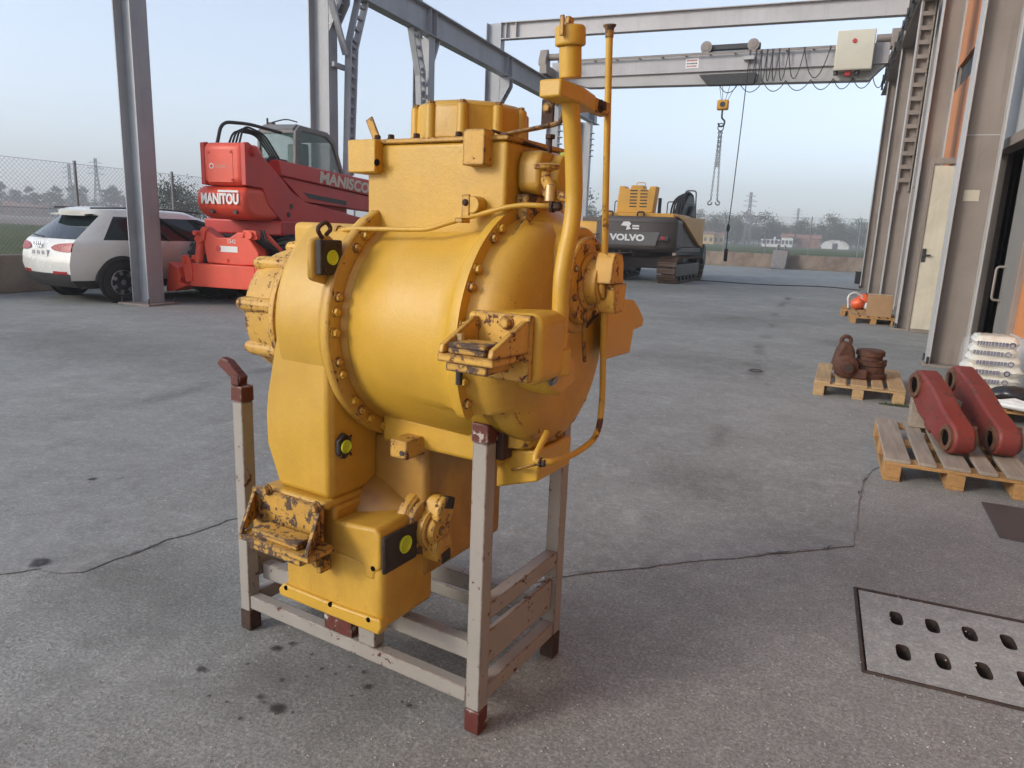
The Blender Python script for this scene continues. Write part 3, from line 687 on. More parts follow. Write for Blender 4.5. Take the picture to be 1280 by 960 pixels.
b = MB(); b.tube(curve_path([(hx, YG-.41, 5.98), (hx, YG-.41, 5.70), (hx+.12, YG-.41, 5.62), (hx+.10, YG-.41, 5.44), (hx-.06, YG-.41, 5.42), (hx-.10, YG-.41, 5.54)], .08), .032, 8); b.build('hook', M_DARK, hb)
ch = thing('chain_sling', 'two leg lifting chain hanging from the crane hook', 'chain', (0, 0, 0))
b = MB(); ring = [(hx+.10*cos(a), YG-.41+.02*sin(a), 5.40+.14*sin(a)) for a in [2*pi*i/14 for i in range(14)]]; b.tube(ring, .018, 6, True); b.build('master_link', M_DARK, ch)
def chain(xt, xb, zt, zb, n):
    # links long enough to read at this distance
    l = (zt-zb)/n; b = MB()
    for i in range(n):
        t = (i+.5)/n; x = xt+(xb-xt)*t; z = zt+(zb-zt)*t; rot = i % 2; pts = []
        for q in range(10):
            a = 2*pi*q/10; dx, dz = .030*cos(a), l*.62*sin(a); pts.append((x+(dx if not rot else 0), YG-.41+(dx if rot else 0), z+dz))
        b.tube(pts, .012, 4, True)
    return b
for s_ in (-1, 1):
    o = chain(hx+s_*.03, hx+s_*.11, 5.28, 2.95, 30).build('chain_leg', M_GALV, ch); o['kind'] = 'stuff'
    b = MB(); b.tube(curve_path([(hx+s_*.11, YG-.41, 2.98), (hx+s_*.11, YG-.41, 2.86), (hx+s_*.22, YG-.41, 2.80), (hx+s_*.19, YG-.41, 2.70), (hx+s_*.08, YG-.41, 2.72), (hx+s_*.07, YG-.41, 2.80)], .05), .026, 7); b.build('chain_hook', M_GALV, ch)
    o = chain(hx+s_*.05, hx+s_*.02, 5.25, 4.05, 15).build('shortener_loop', M_GALV, ch); o['kind'] = 'stuff'
pd = thing('crane_pendant', 'black push button pendant hanging on a long cable from the crane bridge', 'pendant control', (0, 0, 0))
b = MB(); b.box(-3.2, -2.85, YG-.46, YG-.24, 7.62, 7.74); b.build('pendant_bracket', M_STEELL, pd)
b = MB(); b.tube([(-3.02, YG-.42, 7.7), (-3.06, YG-.42, 5.5), (-3.12, YG-.42, 3.0), (-3.16, YG-.42, 1.9), (-3.15, YG-.42, 1.1)], .018, 6); b.build('pendant_cable', M_CABLE, pd)
b = MB(); b.lathe([(0, .02), (.08, .06), (.22, .06), (.3, .025)], (-3.16, YG-.42, 1.75), (0, 0, 1), 10); b.build('cable_grip', M_BLACK, pd)
b = MB(); b.box(-3.21, -3.09, YG-.48, YG-.36, .70, 1.16); bx_ = b.build('button_box', M_BLACK, pd, bev=.02)
for k_ in range(4): b = MB(); b.cyl((-3.15, YG-.50, .80+k_*.09), (-3.15, YG-.475, .80+k_*.09), .02, n=8); b.build('button', M_RED if k_ == 3 else M_DARK, bx_)
# ------------------------------------------------------------------ rack and gearbox
FG = Fr(gnd(597, 920), 8.0); GO = FG.o; GH = FG.h
YEL = (.54, .315, .034)
M_HOLE = plain('hole_shadow', (.004, .0035, .003), 1.0, var=.1); M_HOLE.node_tree.nodes['Principled BSDF'].inputs['Specular IOR Level'].default_value = .05
M_Y = worn('yellow_machine_paint', YEL, chips=.73, cscale=22, edge=.004, rough=.40, dirt=(.36, .20, .026), dirt_amt=.50, var=.10)
M_YW = worn('chipped_yellow_paint', (.57, .325, .050), chips=.60, cscale=26, edge=.009, rough=.5, dirt=(.20, .10, .03), dirt_amt=.55)
M_YD = worn('scraped_yellow_paint', (.50, .28, .045), chips=.51, cscale=17, edge=.008, rough=.6, dirt=(.12, .06, .025), dirt_amt=.7, rust=(.060, .038, .028))
M_YC = worn('smooth_yellow_paint', YEL, chips=.80, cscale=20, edge=0, rough=.38, dirt=(.42, .235, .03), dirt_amt=.42, var=.08)
M_YG = worn('oily_yellow_paint', (.52, .29, .035), chips=.72, cscale=20, edge=.004, rough=.42, dirt=(.19, .088, .022), dirt_amt=.85, var=.14, dlo=.34, dhi=.64)
M_YS = worn('stained_yellow_paint', (.53, .308, .036), chips=.70, cscale=24, edge=.006, rough=.45, dirt=(.30, .15, .022), dirt_amt=.7, dlo=.44, dhi=.72)
M_RUST = plain('dark_rust', (.050, .026, .018), .85, .0, var=.5, scale=30, bump=.4, bscale=90)
M_PORT = plain('dark_port_flange', (.030, .021, .017), .7, .0, var=.4, scale=30)
M_GREEN = plain('yellow_green_plastic_plug', (.50, .60, .02), .35, var=.05); 
M_BRASS = plain('zinc_fitting', (.50, .38, .20), .35, .7, var=.2, scale=30)
M_RACK = worn('grey_rack_paint', (.30, .275, .245), rust=(.065, .022, .014), chips=.64, cscale=15, edge=.006, rough=.5, dirt=(.24, .20, .17), dirt_amt=.4, var=.06)
M_RRED = worn('red_brown_rack_paint', (.10, .018, .012), rust=(.035, .018, .014), chips=.60, cscale=20, edge=.004, rough=.6, under=(.42, .38, .34))

rk = thing('steel_rack', 'worn grey steel transport rack with rusty feet under the yellow gearbox', 'rack', GO, FG.rz)
T = .048
RU0, RV1 = -1.035, .515
LEGS = {'A': (-T, 0, .945), 'C': (RU0, 0, .905), 'B': (-T, RV1-T, .905), 'D': (RU0, RV1-T, .90)}
for n_, (uu, vv, zt) in LEGS.items():
    b = MB(); b.box(uu, uu+T, vv, vv+T, .075 if n_ != 'B' else .09, zt-.055); lg = b.build('leg', M_RACK, rk, bev=.004)
    b = MB(); b.box(uu-.0015, uu+T+.0015, vv-.0015, vv+T+.0015, 0, .0745 if n_ != 'B' else .0895); b.build('foot', M_RUST if n_ != 'A' else M_RRED, lg, bev=.004)
    b = MB(); b.box(uu-.003, uu+T+.003, vv-.003, vv+T+.003, zt-.0545, zt); b.build('leg_cap', M_RRED, lg, bev=.004)
# stop bolt on the left leg
b = MB(); b.box(RU0-.01, RU0+.03, .004, T-.004, .9045, .94); b.prism([(RU0-.085, .968), (RU0-.065, .992), (RU0-.03, .985), (RU0+.040, .935), (RU0+.028, .906), (RU0-.01, .925)], 'y', .008, T-.008); b.build('stop_lug', M_RRED, rk, bev=.004)
def rail(u0, u1, v0, v1, z0, z1, nm='rail', m=None): b = MB(); b.box(u0, u1, v0, v1, z0, z1); return b.build(nm, m or M_RACK, rk, bev=.004)
rail(RU0+T+.001, -T-.001, .003, .043, .088, .138)
rail(RU0+T+.001, -T-.001, .062, .105, .185, .245)
rail(RU0+T+.001, -T-.001, RV1-.045, RV1-.003, .088, .138); rail(RU0+T+.001, -T-.001, RV1-.105, RV1-.062, .185, .245)
for ub in (-.0455, RU0+.0025):
    rail(ub, ub+.043, T+.001, RV1-T-.001, .088, .140)
    rail(ub, ub+.043, T+.001, RV1-T-.001, .35, .402)
    rail(ub+.012, ub+.030, T+.001, RV1-T-.001, .190, .300)
rail(-.62, -.50, .003, .046, .1385, .300, 'support_pad', M_RRED); rail(-.47, -.40, .003, .05, .1385, .300, 'support_pad', M_RACK)
rail(-.64, -.36, .055, .108, .2455, .301, 'cross_plate', M_RUST)
rail(-.05, .02, .05, .10, .835, .93, 'top_pad', M_RUST)
rail(-.05, .0, RV1-.12, RV1-.05, .835, .90, 'top_pad', M_RUST)

gb = thing('gearbox', 'large yellow industrial gearbox with torque converter housing standing on the steel rack', 'gearbox', GO, FG.rz)
def P(name, mb, mat=None, bev=.006, par=None, seg=2, smooth=38): return mb.build(name, mat or M_Y, par or gb, bev=bev, seg=seg, smooth=smooth)
C0 = (.20, 1.167)
AXU = (1, 0, 0)
def notch(b, rmin=.293):
    # clearance relief in the front flange where the rack leg stands
    out = []
    for x, y, z in b.v:
        if x > -.075:
            dy, dz = y-C0[0], z-C0[1]; r = math.hypot(dy, dz); a = math.degrees(math.atan2(-dy, -dz))
            k_ = min(1, max(0, (abs(a-40)-15)/5)); lim = rmin+(.40-rmin)*k_*k_*(3-2*k_)
            if r > lim: y, z = C0[0]+dy*lim/r, C0[1]+dz*lim/r
        out.append((x, y, z))
    b.v = out
# converter housing (drum) with end flanges
b = MB(); b.lathe([(-.46, .300), (-.40, .304), (-.395, .309), (-.25, .313), (-.10, .317), (-.065, .322), (-.045, .334), (-.03, .352), (-.022, .358), (.002, .360), (.004, .33), (.03, .32)], (0, C0[0], C0[1]), AXU, 144); notch(b); P('converter_housing', b, M_YC, bev=0, smooth=50)
b = MB(); b.lathe([(-.452, .30), (-.452, .358), (-.447, .362), (-.424, .362), (-.419, .357), (-.418, .316), (-.40, .304)], (0, C0[0], C0[1]), AXU, 96); P('bolt_flange', b, M_YS, bev=0, smooth=50)
def ring_pt(u, r, px, py):
    p = GH(px, py, 'u', u); d = V((0, p.y-C0[0], p.z-C0[1])).normalized(); return V((u, C0[0]+d.y*r, C0[1]+d.z*r))
for px, py in [(457, 296), (446, 311), (421, 371), (420, 390), (419, 416), (424, 452), (428, 467), (443, 499), (452, 511), (463, 521), (478, 531)]:
    bolt(gb, ring_pt(-.4165, .337, px, py), AXU, .0115, .013, rg.choice((M_Y, M_YW)))
for k_ in range(13):
    a = RD(30+k_*13); bolt(gb, (-.4165, C0[0]+.337*sin(a), C0[1]-.337*cos(a)), AXU, .0115, .013, M_Y)
for px, py in [(657, 284), (625, 322), (607, 374), (602, 484)]: bolt(gb, ring_pt(.004, .342, px, py), AXU, .0105, .013, M_YW)
for k_ in range(12):
    a = RD(20+k_*24); bolt(gb, (.004, C0[0]+.342*sin(a), C0[1]-.342*cos(a)), AXU, .0105, .013, M_Y)
# front bell
b = MB(); b.lathe([(.0, .322), (.045, .322), (.075, .312), (.10, .285), (.122, .235), (.128, .15), (.129, .001)], (0, C0[0], C0[1]), AXU, 144); notch(b); P('bell_housing', b, M_YS, bev=0, smooth=50)
FC = (.235, 1.327)
b = MB(); b.lathe([(.02, .20), (.06, .175), (.10, .150), (.138, .142)], (0, FC[0], FC[1]), AXU, 48); P('shaft_boss', b, bev=.004)
b = MB(); b.prism([(.125, 1.24), (.125, 1.46), (-.02, 1.12)], 'x', .03, .10); 
b = MB(); b.add([(.03, -.02, 1.30), (.03, .10, 1.30), (.03, .10, 1.50), (.03, .02, 1.44), (.115, -.06, 1.17), (.12, .10, 1.17), (.115, .10, 1.40), (.10, .06, 1.36)], [(0,1,2,3),(4,7,6,5),(0,3,7,4),(3,2,6,7),(2,1,5,6),(1,0,4,5)]); P('bell_rib', b, bev=.01)
fl = MB(); fl.lathe([(.136, .02), (.136, .115), (.14, .119), (.158, .119), (.162, .115), (.162, .07)], (0, FC[0], FC[1]), AXU, 48); flo = P('shaft_flange', fl, M_YW, bev=0)
for k_ in range(8):
    a = RD(22+k_*45); bolt(flo, (.162, FC[0]+.098*sin(a), FC[1]+.098*cos(a)), AXU, .008, .009, M_YD)
b = MB(); b.lathe([(.155, .075), (.165, .078), (.172, .062), (.190, .058), (.205, .060), (.208, .05)], (0, FC[0], FC[1]), AXU, 32); P('shaft_hub', b, M_YW, bev=0, par=flo)
b = MB()
b.lathe([(.206, .045), (.212, .048), (.222, .046), (.224, .02)], (0, FC[0], FC[1]), AXU, 24)
for s_ in (-1, 1):
    b.prism([(FC[0]-s_*.012+dy, FC[1]+s_*dz) for dy, dz in ((-.042, .0), (.042, .0), (.036, .055), (.022, .078), (-.020, .080), (-.034, .058))][::s_], 'x', .196, .248)
P('yoke', b, M_YW, bev=.014, seg=3, par=flo)
# lower half cover of the bell
b = MB(); b.prism([(-.06, 1.12), (.18, 1.06), (.40, 1.12), (.42, 1.02), (.33, .90), (.20, .868), (.07, .90), (-.02, .99)], 'x', .02, .105); P('bell_cover', b, M_YG, bev=.02, seg=3)
b = MB(); b.cyl((.105, .10, .945), (.112, .10, .945), .026, n=6); P('cover_boss', b, M_YW, bev=.002)
for vv, zz in ((.02, 1.0), (.20, .895), (.36, .97)): bolt(gb, (.105, vv, zz), AXU, .009, .01, M_YD)

# rear case round the gears
def arc(c, r, a0, a1, n): return [(c[0]+r*sin(RD(a0+(a1-a0)*i/n)), c[1]+r*cos(RD(a0+(a1-a0)*i/n))) for i in range(n+1)]
b = MB(); b.prism([(y_, min(z_, 1.452)) for y_, z_ in arc(C0, .345, -115, 115, 40) if not (z_ > 1.452 and abs(y_-.2) < .15)]+[(.525, .66), (-.125, .66), (-.125, 1.0)], 'x', -.655, -.4525); P('rear_case', b, bev=.022, seg=4)
b = MB(); b.prism([(-.650, 1.20), (-.668, 1.12), (-.712, .95), (-.722, .88), (-.720, .79), (-.668, .665), (-.456, .665), (-.456, 1.10), (-.48, 1.20)], 'y', -.128, .50); P('drop_case', b, bev=.018, seg=4)
b = MB(); b.prism([(-.715, .665), (-.452, .665), (-.445, .640), (-.73, .640)], 'y', -.150, .50); P('case_foot', b, M_YS, bev=.012, seg=3)
b = MB(); b.box(-.70, -.44, -.122, .48, .44, .645); P('drop_base', b, M_YS, bev=.012, seg=3)
# end cover on the left
CC = (.135, 1.165)
b = MB(); b.lathe([(-.64, .235), (-.70, .232), (-.715, .222), (-.725, .218), (-.82, .212), (-.875, .198), (-.902, .170), (-.910, .12)], (0, CC[0], CC[1]), AXU, 56); P('end_cover', b, M_YW, bev=0, smooth=45)
b = MB(); b.lathe([(-.69, .247), (-.70, .25), (-.712, .247), (-.714, .21)], (0, CC[0], CC[1]), AXU, 56); P('cover_rim', b, M_YW, bev=0)
for k_ in range(9):
    a = RD(-160+k_*40); c = V((0, CC[0]+.206*sin(a), CC[1]+.206*cos(a)))
    b = MB(); b.lathe([(-.72, .026), (-.86, .024), (-.885, .018)], c, AXU, 10); P('cover_lug', b, M_YW, bev=0)
    bolt(gb, (-.886, c.y, c.z), (-1, 0, 0), .010, .012, M_YW)
# box casting at the upper left
pa = GH(366, 279, 'v', .03); pb_ = GH(440, 318, 'v', .03)
b = MB(); b.box(-.755, -.46, .03, .30, 1.345, 1.455); P('side_box', b, bev=.018, seg=3)
b = MB(); b.prism([(-.66, 1.376), (-.47, 1.376), (-.47, 1.26), (-.60, 1.26)], 'y', .06, .28); P('box_neck', b, bev=.01)
b = MB(); b.prism([(-.50, 1.44), (-.45, 1.478), (-.42, 1.46), (-.44, 1.40), (-.50, 1.40)], 'y', .0, .06); P('box_ear', b, bev=.01)
# upper port with plug, facing along the shaft
def port(name, u, px, py, su, sv, par=gb, r=.022, plate=True, hexa=True):
    p = GH(px, py, 'u', u); b = MB()
    if hexa: b.prism([(p.y+sv*cos(a), p.z+su*sin(a)) for a in [RD(30+60*i) for i in range(6)]], 'x', u-.022, u)
    else: b.box(u-.022, u, p.y-sv, p.y+sv, p.z-su, p.z+su)
    o = P(name, b, M_PORT, bev=.004)
    b = MB(); b.lathe([(-.004, r*.80), (.004, r*.92), (.006, r*.84), (.001, r*.62), (.0008, .001)], (u, p.y, p.z), AXU, 24, caps=False); P('plug', b, M_GREEN, bev=0, par=o)
    for sy in (-1, 1):
        for sz in (-1, 1): bolt(o, (u, p.y+sy*sv*.62, p.z+sz*su*.68), AXU, .005, .005, M_RUST, False)
    return p
p = port('upper_port', -.425, 415, 322, .046, .040, hexa=False)
b = MB(); b.prism([(p.y-.05, p.z-.06), (p.y+.048, p.z-.085), (p.y+.06, p.z+.03), (p.y+.02, p.z+.062), (p.y-.05, p.z+.045)], 'x', -.475, -.448); P('port_boss', b, bev=.014, seg=3)
b = MB(); b.tube(curve_path([(-.45, p.y-.01, p.z+.05), (-.445, p.y-.035, p.z+.075), (-.445, p.y+.0, p.z+.095), (-.445, p.y+.02, p.z+.075), (-.44, p.y-.005, p.z+.06)], .02), .006, 8); P('banjo_fitting', b, M_RUST, bev=0)
port('lower_port', -.437, 432, 558, .040, .030)
# drum underside rail and lower case
b = MB(); b.box(-.415, .0, .055, .40, .812, .90); P('housing_rail', b, bev=.012, seg=3)
b = MB(); b.lathe([(-.458, .170), (-.40, .155), (-.34, .122), (-.31, .108), (-.295, .104)], (0, .115, .535), AXU, 40); P('output_cone', b, M_YG, bev=.004)
b = MB(); b.box(-.458, -.25, .06, .50, .40, .83); P('lower_case', b, M_YG, bev=.02, seg=3)
b = MB(); b.box(-.456, -.40, .085, .40, .45, .838); P('lower_web', b, M_YG, bev=.008, seg=2)
b = MB(); b.prism([(-.458, .58), (-.458, .68), (-.40, .62), (-.30, .575), (-.27, .56), (-.27, .40), (-.458, .40)], 'y', .02, .30); P('output_housing', b, M_YG, bev=.03, seg=4)
# small drilled lug
p = GH(498, 562, 'v', -.02); b = MB(); b.box(p.x-.032, p.x+.032, -.022, .11, p.z-.028, p.z+.028); lug = P('drilled_lug', b, M_YW, bev=.006)
b = MB(); b.cyl((p.x+.014, -.0235, p.z-.008), (p.x+.014, -.021, p.z-.008), .008, n=14); P('bolt_hole', b, M_DARK, bev=0, par=lug)
# block under the bell
b = MB(); b.prism([(-.03, .845), (.105, .870), (.105, .780), (-.03, .735)], 'y', .10, .30); P('drain_block', b, bev=.006)
# output yoke at the bottom
p = GH(541, 660, 'u', -.235); OC = (p.y, p.z)
b = MB(); b.lathe([(-.31, .098), (-.285, .096), (-.28, .090), (-.275, .088), (-.274, .05)], (0, OC[0]+.01, OC[1]+.01), AXU, 40); orr = P('output_seal_ring', b, M_YW, bev=0)
for k_ in range(6):
    a = RD(20+60*k_); bolt(orr, (-.2745, OC[0]+.01+.079*sin(a), OC[1]+.01+.079*cos(a)), AXU, .006, .006, M_YD)
b = MB(); b.lathe([(-.28, .060), (-.230, .062), (-.224, .054), (-.226, .046), (-.206, .043), (-.203, .040), (-.202, .01)], (0, OC[0], OC[1]), AXU, 32); oy = P('output_hub', b, M_YW, bev=0)
b = MB(); b.lathe([(-.276, .086), (-.256, .088), (-.252, .083), (-.252, .05)], (0, OC[0], OC[1]), AXU, 40); P('yoke_flange', b, M_YD, bev=0, par=oy)
for s_ in (-1, 1):
    b = MB(); a0 = RD(20 if s_ > 0 else 170)
    cy_, cz_ = OC[0]+.078*sin(a0), OC[1]+.078*cos(a0); ds = V((sin(a0), cos(a0))); dn = V((ds.y, -ds.x))
    q = [V((cy_, cz_))+ds*i+dn*j for i, j in ((-.058, -.030), (-.03, -.040), (.012, -.036), (.026, -.018), (.026, .018), (.012, .036), (-.03, .040), (-.058, .030))]
    b.prism([(t.x, t.y) for t in q], 'x', -.262, -.195); ea = P('yoke_ear', b, M_YW, bev=.008, par=oy)
    b = MB(); q = [V((cy_, cz_))+ds*i+dn*j for i, j in ((-.01, -.024), (.0265, -.02), (.0265, .02), (-.01, .024))]
    b.prism([(t.x, t.y) for t in q], 'x', -.215, -.191); P('bearing_seat', b, M_PORT, bev=.004, par=oy)
bolt(gb, (-.202, OC[0], OC[1]), AXU, .012, .008, M_YD)
# sump
b = MB(); b.box(-.655, -.258, -.124, .12, .306, .52); P('sump', b, M_YS, bev=.022, seg=4)
b = MB(); b.prism([(-.675, .325), (-.655, .345), (-.40, .345), (-.258, .352), (-.250, .330), (-.262, .302), (-.67, .302)], 'y', -.136, -.10); sf = P('sump_lip', b, bev=.006)
for px, py in ((357, 735), (412, 756), (460, 775)):
    p = GH(px, py, 'v', -.137); b = MB(); b.cyl((p.x, -.1375, p.z), (p.x, -.130, p.z), .0075, n=12); P('bolt_hole', b, M_HOLE, bev=0, par=sf)
# valve block with big plug
b = MB(); b.prism([(-.455, .605), (-.28, .622), (-.262, .60), (-.262, .505), (-.285, .482), (-.285, .462), (-.32, .462), (-.33, .50), (-.455, .515)], 'y', -.128, .06); vb = P('valve_block', b, M_YS, bev=.012, seg=3)
p = GH(466, 711, 'v', -.129); b = MB(); b.cyl((p.x, -.1295, p.z), (p.x, -.12, p.z), .008, n=12); P('bolt_hole', b, M_HOLE, bev=0, par=vb)
b = MB(); b.box(-.2615, -.248, -.126, .022, .488, .602); pp = P('port_plate', b, M_PORT, bev=.008, par=vb)
p = GH(506, 680, 'u', -.247); b = MB(); b.lathe([(-.2485, .024), (-.242, .027), (-.240, .024), (-.2465, .019), (-.2470, .001)], (0, p.y, p.z), AXU, 28, caps=False); P('plug', b, M_GREEN, bev=0, par=vb)

# mounting brackets: back plate, shelf, two gussets, rubber pads
def bracket(nm, u0, u1, vp, z0, z1, vs, zs, mat, su0, su1, bolts, pad=True):
    b = MB(); b.box(u0, u1, vp-.018, vp, z0, z1); r = P(nm, b, mat, bev=.004)
    b = MB(); b.box(su0, su1, vs, vp-.018, zs-.016, zs+.002); P('shelf', b, mat, bev=.003, par=r)
    for g0, lean in ((u0+.002, su0-u0), (u1-.016, su1-u1)):
        b = MB(); t = .014
        A_ = [(g0, vp-.018, zs+.0025), (g0, vp-.018, z1-.012), (g0+lean*.25, vp-.03, z1-.012), (g0+lean, vs+.006, zs+.022), (g0+lean, vs, zs+.0025)]
        b.add([*A_, *[(x+t, y, z) for x, y, z in A_]], [(0,1,2,3,4), (9,8,7,6,5)]+[(i, (i+1) % 5, 5+(i+1) % 5, 5+i) for i in range(5)]); P('gusset', b, mat, bev=.003, par=r)
    um = (su0+su1)/2; ul = (su1-su0)
    if pad:
        b = MB(); b.box(um-ul*.36, um+ul*.30, vs+.012, vs+.012+(vp-vs)*.55, zs+.0025, zs+.016); P('pad_plate', b, M_YD, bev=.003, par=r)
        b = MB(); b.box(um-ul*.34, um+ul*.32, vs+.010, vs+.012+(vp-vs)*.5, zs+.0165, zs+.028); P('pad_plate', b, M_YD, bev=.003, par=r)
        b = MB(); b.box(um-ul*.36, um+ul*.38, vs+.004, vs+.012+(vp-vs)*.6, zs-.036, zs-.0165); P('rubber_pad', b, M_YD, bev=.004, par=r)
    for px, py in bolts:
        p = GH(px, py, 'v', vp-.018); bolt(r, (p.x, vp-.018, p.z), (0, -1, 0), .014, .016, mat)
    return r
vp = -.130
sl_ = GH(298, 668, 'v', -.27); sr_ = GH(385, 694, 'v', -.27)
br1 = bracket('mounting_bracket', -.742, -.452, vp-.0205, .47, .658, -.27, (sl_.z+sr_.z)/2-.005, M_YD, sl_.x, sr_.x, [(335, 612), (396, 634)])
b = MB(); b.box(-.470, -.452, -.170, -.13, .452, .50); P('plate_foot', b, M_YD, bev=.003, par=br1)
bolt(br1, GH(398, 702, 'v', -.172), (0, -1, 0), .013, .016, M_YD)
# right bracket on its casting block
b = MB(); b.prism([(.020, 1.12), (.20, 1.10), (.225, 1.12), (.225, 1.255), (.205, 1.272), (.02, 1.262)], 'y', -.140, -.02); P('bracket_block', b, bev=.012, seg=3)
s1 = GH(546, 441, 'v', -.29); s2 = GH(616, 458, 'v', -.29)
br2 = bracket('mounting_bracket', .052, .205, -.1415, 1.112, 1.268, -.29, (s1.z+s2.z)/2+.004, M_YW, s1.x, s2.x, [(594, 404), (634, 403)])
b = MB(); b.cyl((.070, -.24, 1.105), (.070, -.24, 1.15), .008, n=8); P('stud', b, M_PORT, bev=0, par=br2)
b = MB(); b.cyl((.068, -.235, 1.19), (.068, -.235, 1.222), .010, n=8); P('stud', b, M_BRASS, bev=0, par=br2)
# bracket arm on the far side
b = MB(); b.prism([(.33, 1.277), (.525, 1.262), (.575, 1.235), (.628, 1.193), (.618, 1.172), (.545, 1.166), (.524, 1.098), (.34, 1.10)], 'x', .165, .180); fa = P('far_bracket', b, M_Y, bev=.003)
b = MB(); b.box(.02, .164, .50, .52, 1.10, 1.25); b.box(.03, .164, .52, .615, 1.165, 1.18); P('far_shelf', b, M_Y, bev=.004, par=fa)
b = MB(); b.box(-.02, .12, .40, .50, 1.10, 1.24); P('far_block', b, M_Y, bev=.01, par=fa)

# valve tower with its bolted cap
b = MB(); b.box(-.468, -.002, .05, .385, 1.42, 1.675); P('tower', b, bev=.010, seg=3)
b = MB(); b.box(-.475, .004, .044, .392, 1.6755, 1.688); P('top_plate', b, M_YW, bev=.003)
b = MB(); b.box(-.512, -.41, .018, .12, 1.597, 1.686); tb = P('corner_block', b, bev=.004)
p = GH(471, 203, 'v', .0175); b = MB(); b.cyl((p.x, .0172, p.z), (p.x, .019, p.z), .0095, n=14); P('bolt_hole', b, M_HOLE, bev=0, par=tb)
b = MB(); b.box(-.112, -.046, .012, .06, 1.612, 1.70); P('lifting_pad', b, M_YW, bev=.003)
CT = (-.232, .222)
b = MB(); prof = []
for r_, z_ in ((.160, 1.688), (.158, 1.768), (.153, 1.782), (.138, 1.789), (.09, 1.796)):
    prof.append((z_, r_))
b.lathe(prof, (CT[0], CT[1], 0), (0, 0, 1), 10, a0=RD(8)); P('cap', b, M_YS, bev=.006, seg=2, smooth=25)
for k_ in range(10):
    a = RD(8+36*k_); c = (CT[0]+.154*cos(a), CT[1]+.154*sin(a))
    b = MB(); b.lathe([(1.688, .017), (1.775, .015), (1.778, .011)], (c[0], c[1], 0), (0, 0, 1), 10); P('cap_boss', b, bev=0)
    bolt(gb, (c[0], c[1], 1.776), (0, 0, 1), .0095, .010, M_YD)
for uu in (-.44, -.39, -.30, -.16, -.06): bolt(gb, (uu, .062, 1.688), (0, 0, 1), .009, .014, M_RUST)
b = MB(); pl = GH(478, 168, 'v', .10); b.bar((-.47, .10, 1.685), (-.505, .10, 1.755), .026, .006, (0, 1, 0)); ey_ = P('hose_bracket', b, M_YD, bev=.002)
# valve on the right of the tower
vo = .0
b = MB(); b.prism([(.10, 1.565), (.10, 1.625), (.115, 1.657), (.22, 1.660), (.26, 1.635), (.26, 1.565), (.22, 1.545), (.12, 1.55)], 'x', -.002, .066); vv_ = P('control_valve', b, M_YS, bev=.012, seg=3)
b = MB(); b.lathe([(.064, .052), (.090, .050), (.096, .042), (.097, .01)], (0, .195, 1.604), AXU, 8, a0=RD(22)); P('valve_cover', b, bev=.004, par=vv_)
b = MB(); b.box(-.002, .035, .10, .26, 1.475, 1.548); P('valve_side', b, M_YD, bev=.006, par=vv_)
b = MB(); b.cyl((.06, .16, 1.655), (.06, .16, 1.690), .006, n=8); b.cyl((.06, .16, 1.690), (.06, .16, 1.700), .014, n=6); P('set_screw', b, M_RUST, bev=0, par=vv_)
b = MB(); b.lathe([(0, .018), (.02, .02), (.024, .012)], (.060, .245, 1.638), (.5, -.3, .8), 16); P('plug', b, M_GREEN, bev=0, par=vv_)
b = MB(); b.tube(curve_path([(-.05, .05, 1.70), (-.01, .10, 1.685), (.05, .20, 1.66), (.08, .28, 1.62)], .05), .004, 6); P('wire', b, M_RUST, bev=0)
p = GH(683, 214, 'u', .115)
b = MB(); b.lathe([(-.030, .010), (.0, .012), (.005, .030), (.014, .033), (.018, .020)], (p.x, p.y, p.z), (0, 0, 1), 16); b.cyl((p.x-.0, p.y, p.z-.02), (p.x+.03, p.y-.03, p.z-.045), .014, n=10); P('breather_valve', b, M_YW, bev=0, par=vv_)
b = MB(); b.cyl((p.x+.028, p.y-.028, p.z-.035), (p.x+.028, p.y-.028, p.z-.072), .013, n=10); P('fitting', b, M_BRASS, bev=0, par=vv_)
p2 = GH(700, 240, 'u', .13); b = MB(); b.cyl((p.x, p.y, p.z-.05), (.19, .03, p.z-.065), .012, n=8); P('hose_tail', b, M_YW, bev=0, par=vv_)

# thin oil line along the top of the housing
pts = []
for px, py, vv in ((424, 289, -.005), (437, 286, -.03), (535, 287, -.02), (556, 280, -.01), (592, 270, .02), (632, 259, .035), (655, 256, .045), (676, 257, .055), (690, 258, .07)):
    pts.append(GH(px, py, 'v', vv))
b = MB(); b.tube(curve_path(pts, .03, 4), .0065, 10); ol = P('oil_line', b, bev=0)
bolt(ol, pts[0]+V((-.004, 0, 0)), AXU, .013, .03, M_YW); bolt(ol, pts[-1], AXU, .012, .025, M_RUST)
p = GH(582, 268, 'v', .012)
b = MB(); b.box(p.x-.012, p.x+.012, .010, .016, p.z-.01, p.z+.05); b.box(p.x-.012, p.x+.012, -.02, .016, p.z-.022, p.z-.009); cl_ = P('line_clip', b, M_YW, bev=.002, par=ol)
b = MB(); b.cyl((p.x+.018, .012, p.z+.025), (p.x+.018, .05, p.z+.025), .022, n=18); P('clip_boss', b, bev=.002, par=ol)
bolt(ol, (p.x, .009, p.z+.030), (0, -1, 0), .007, .006, M_RUST)

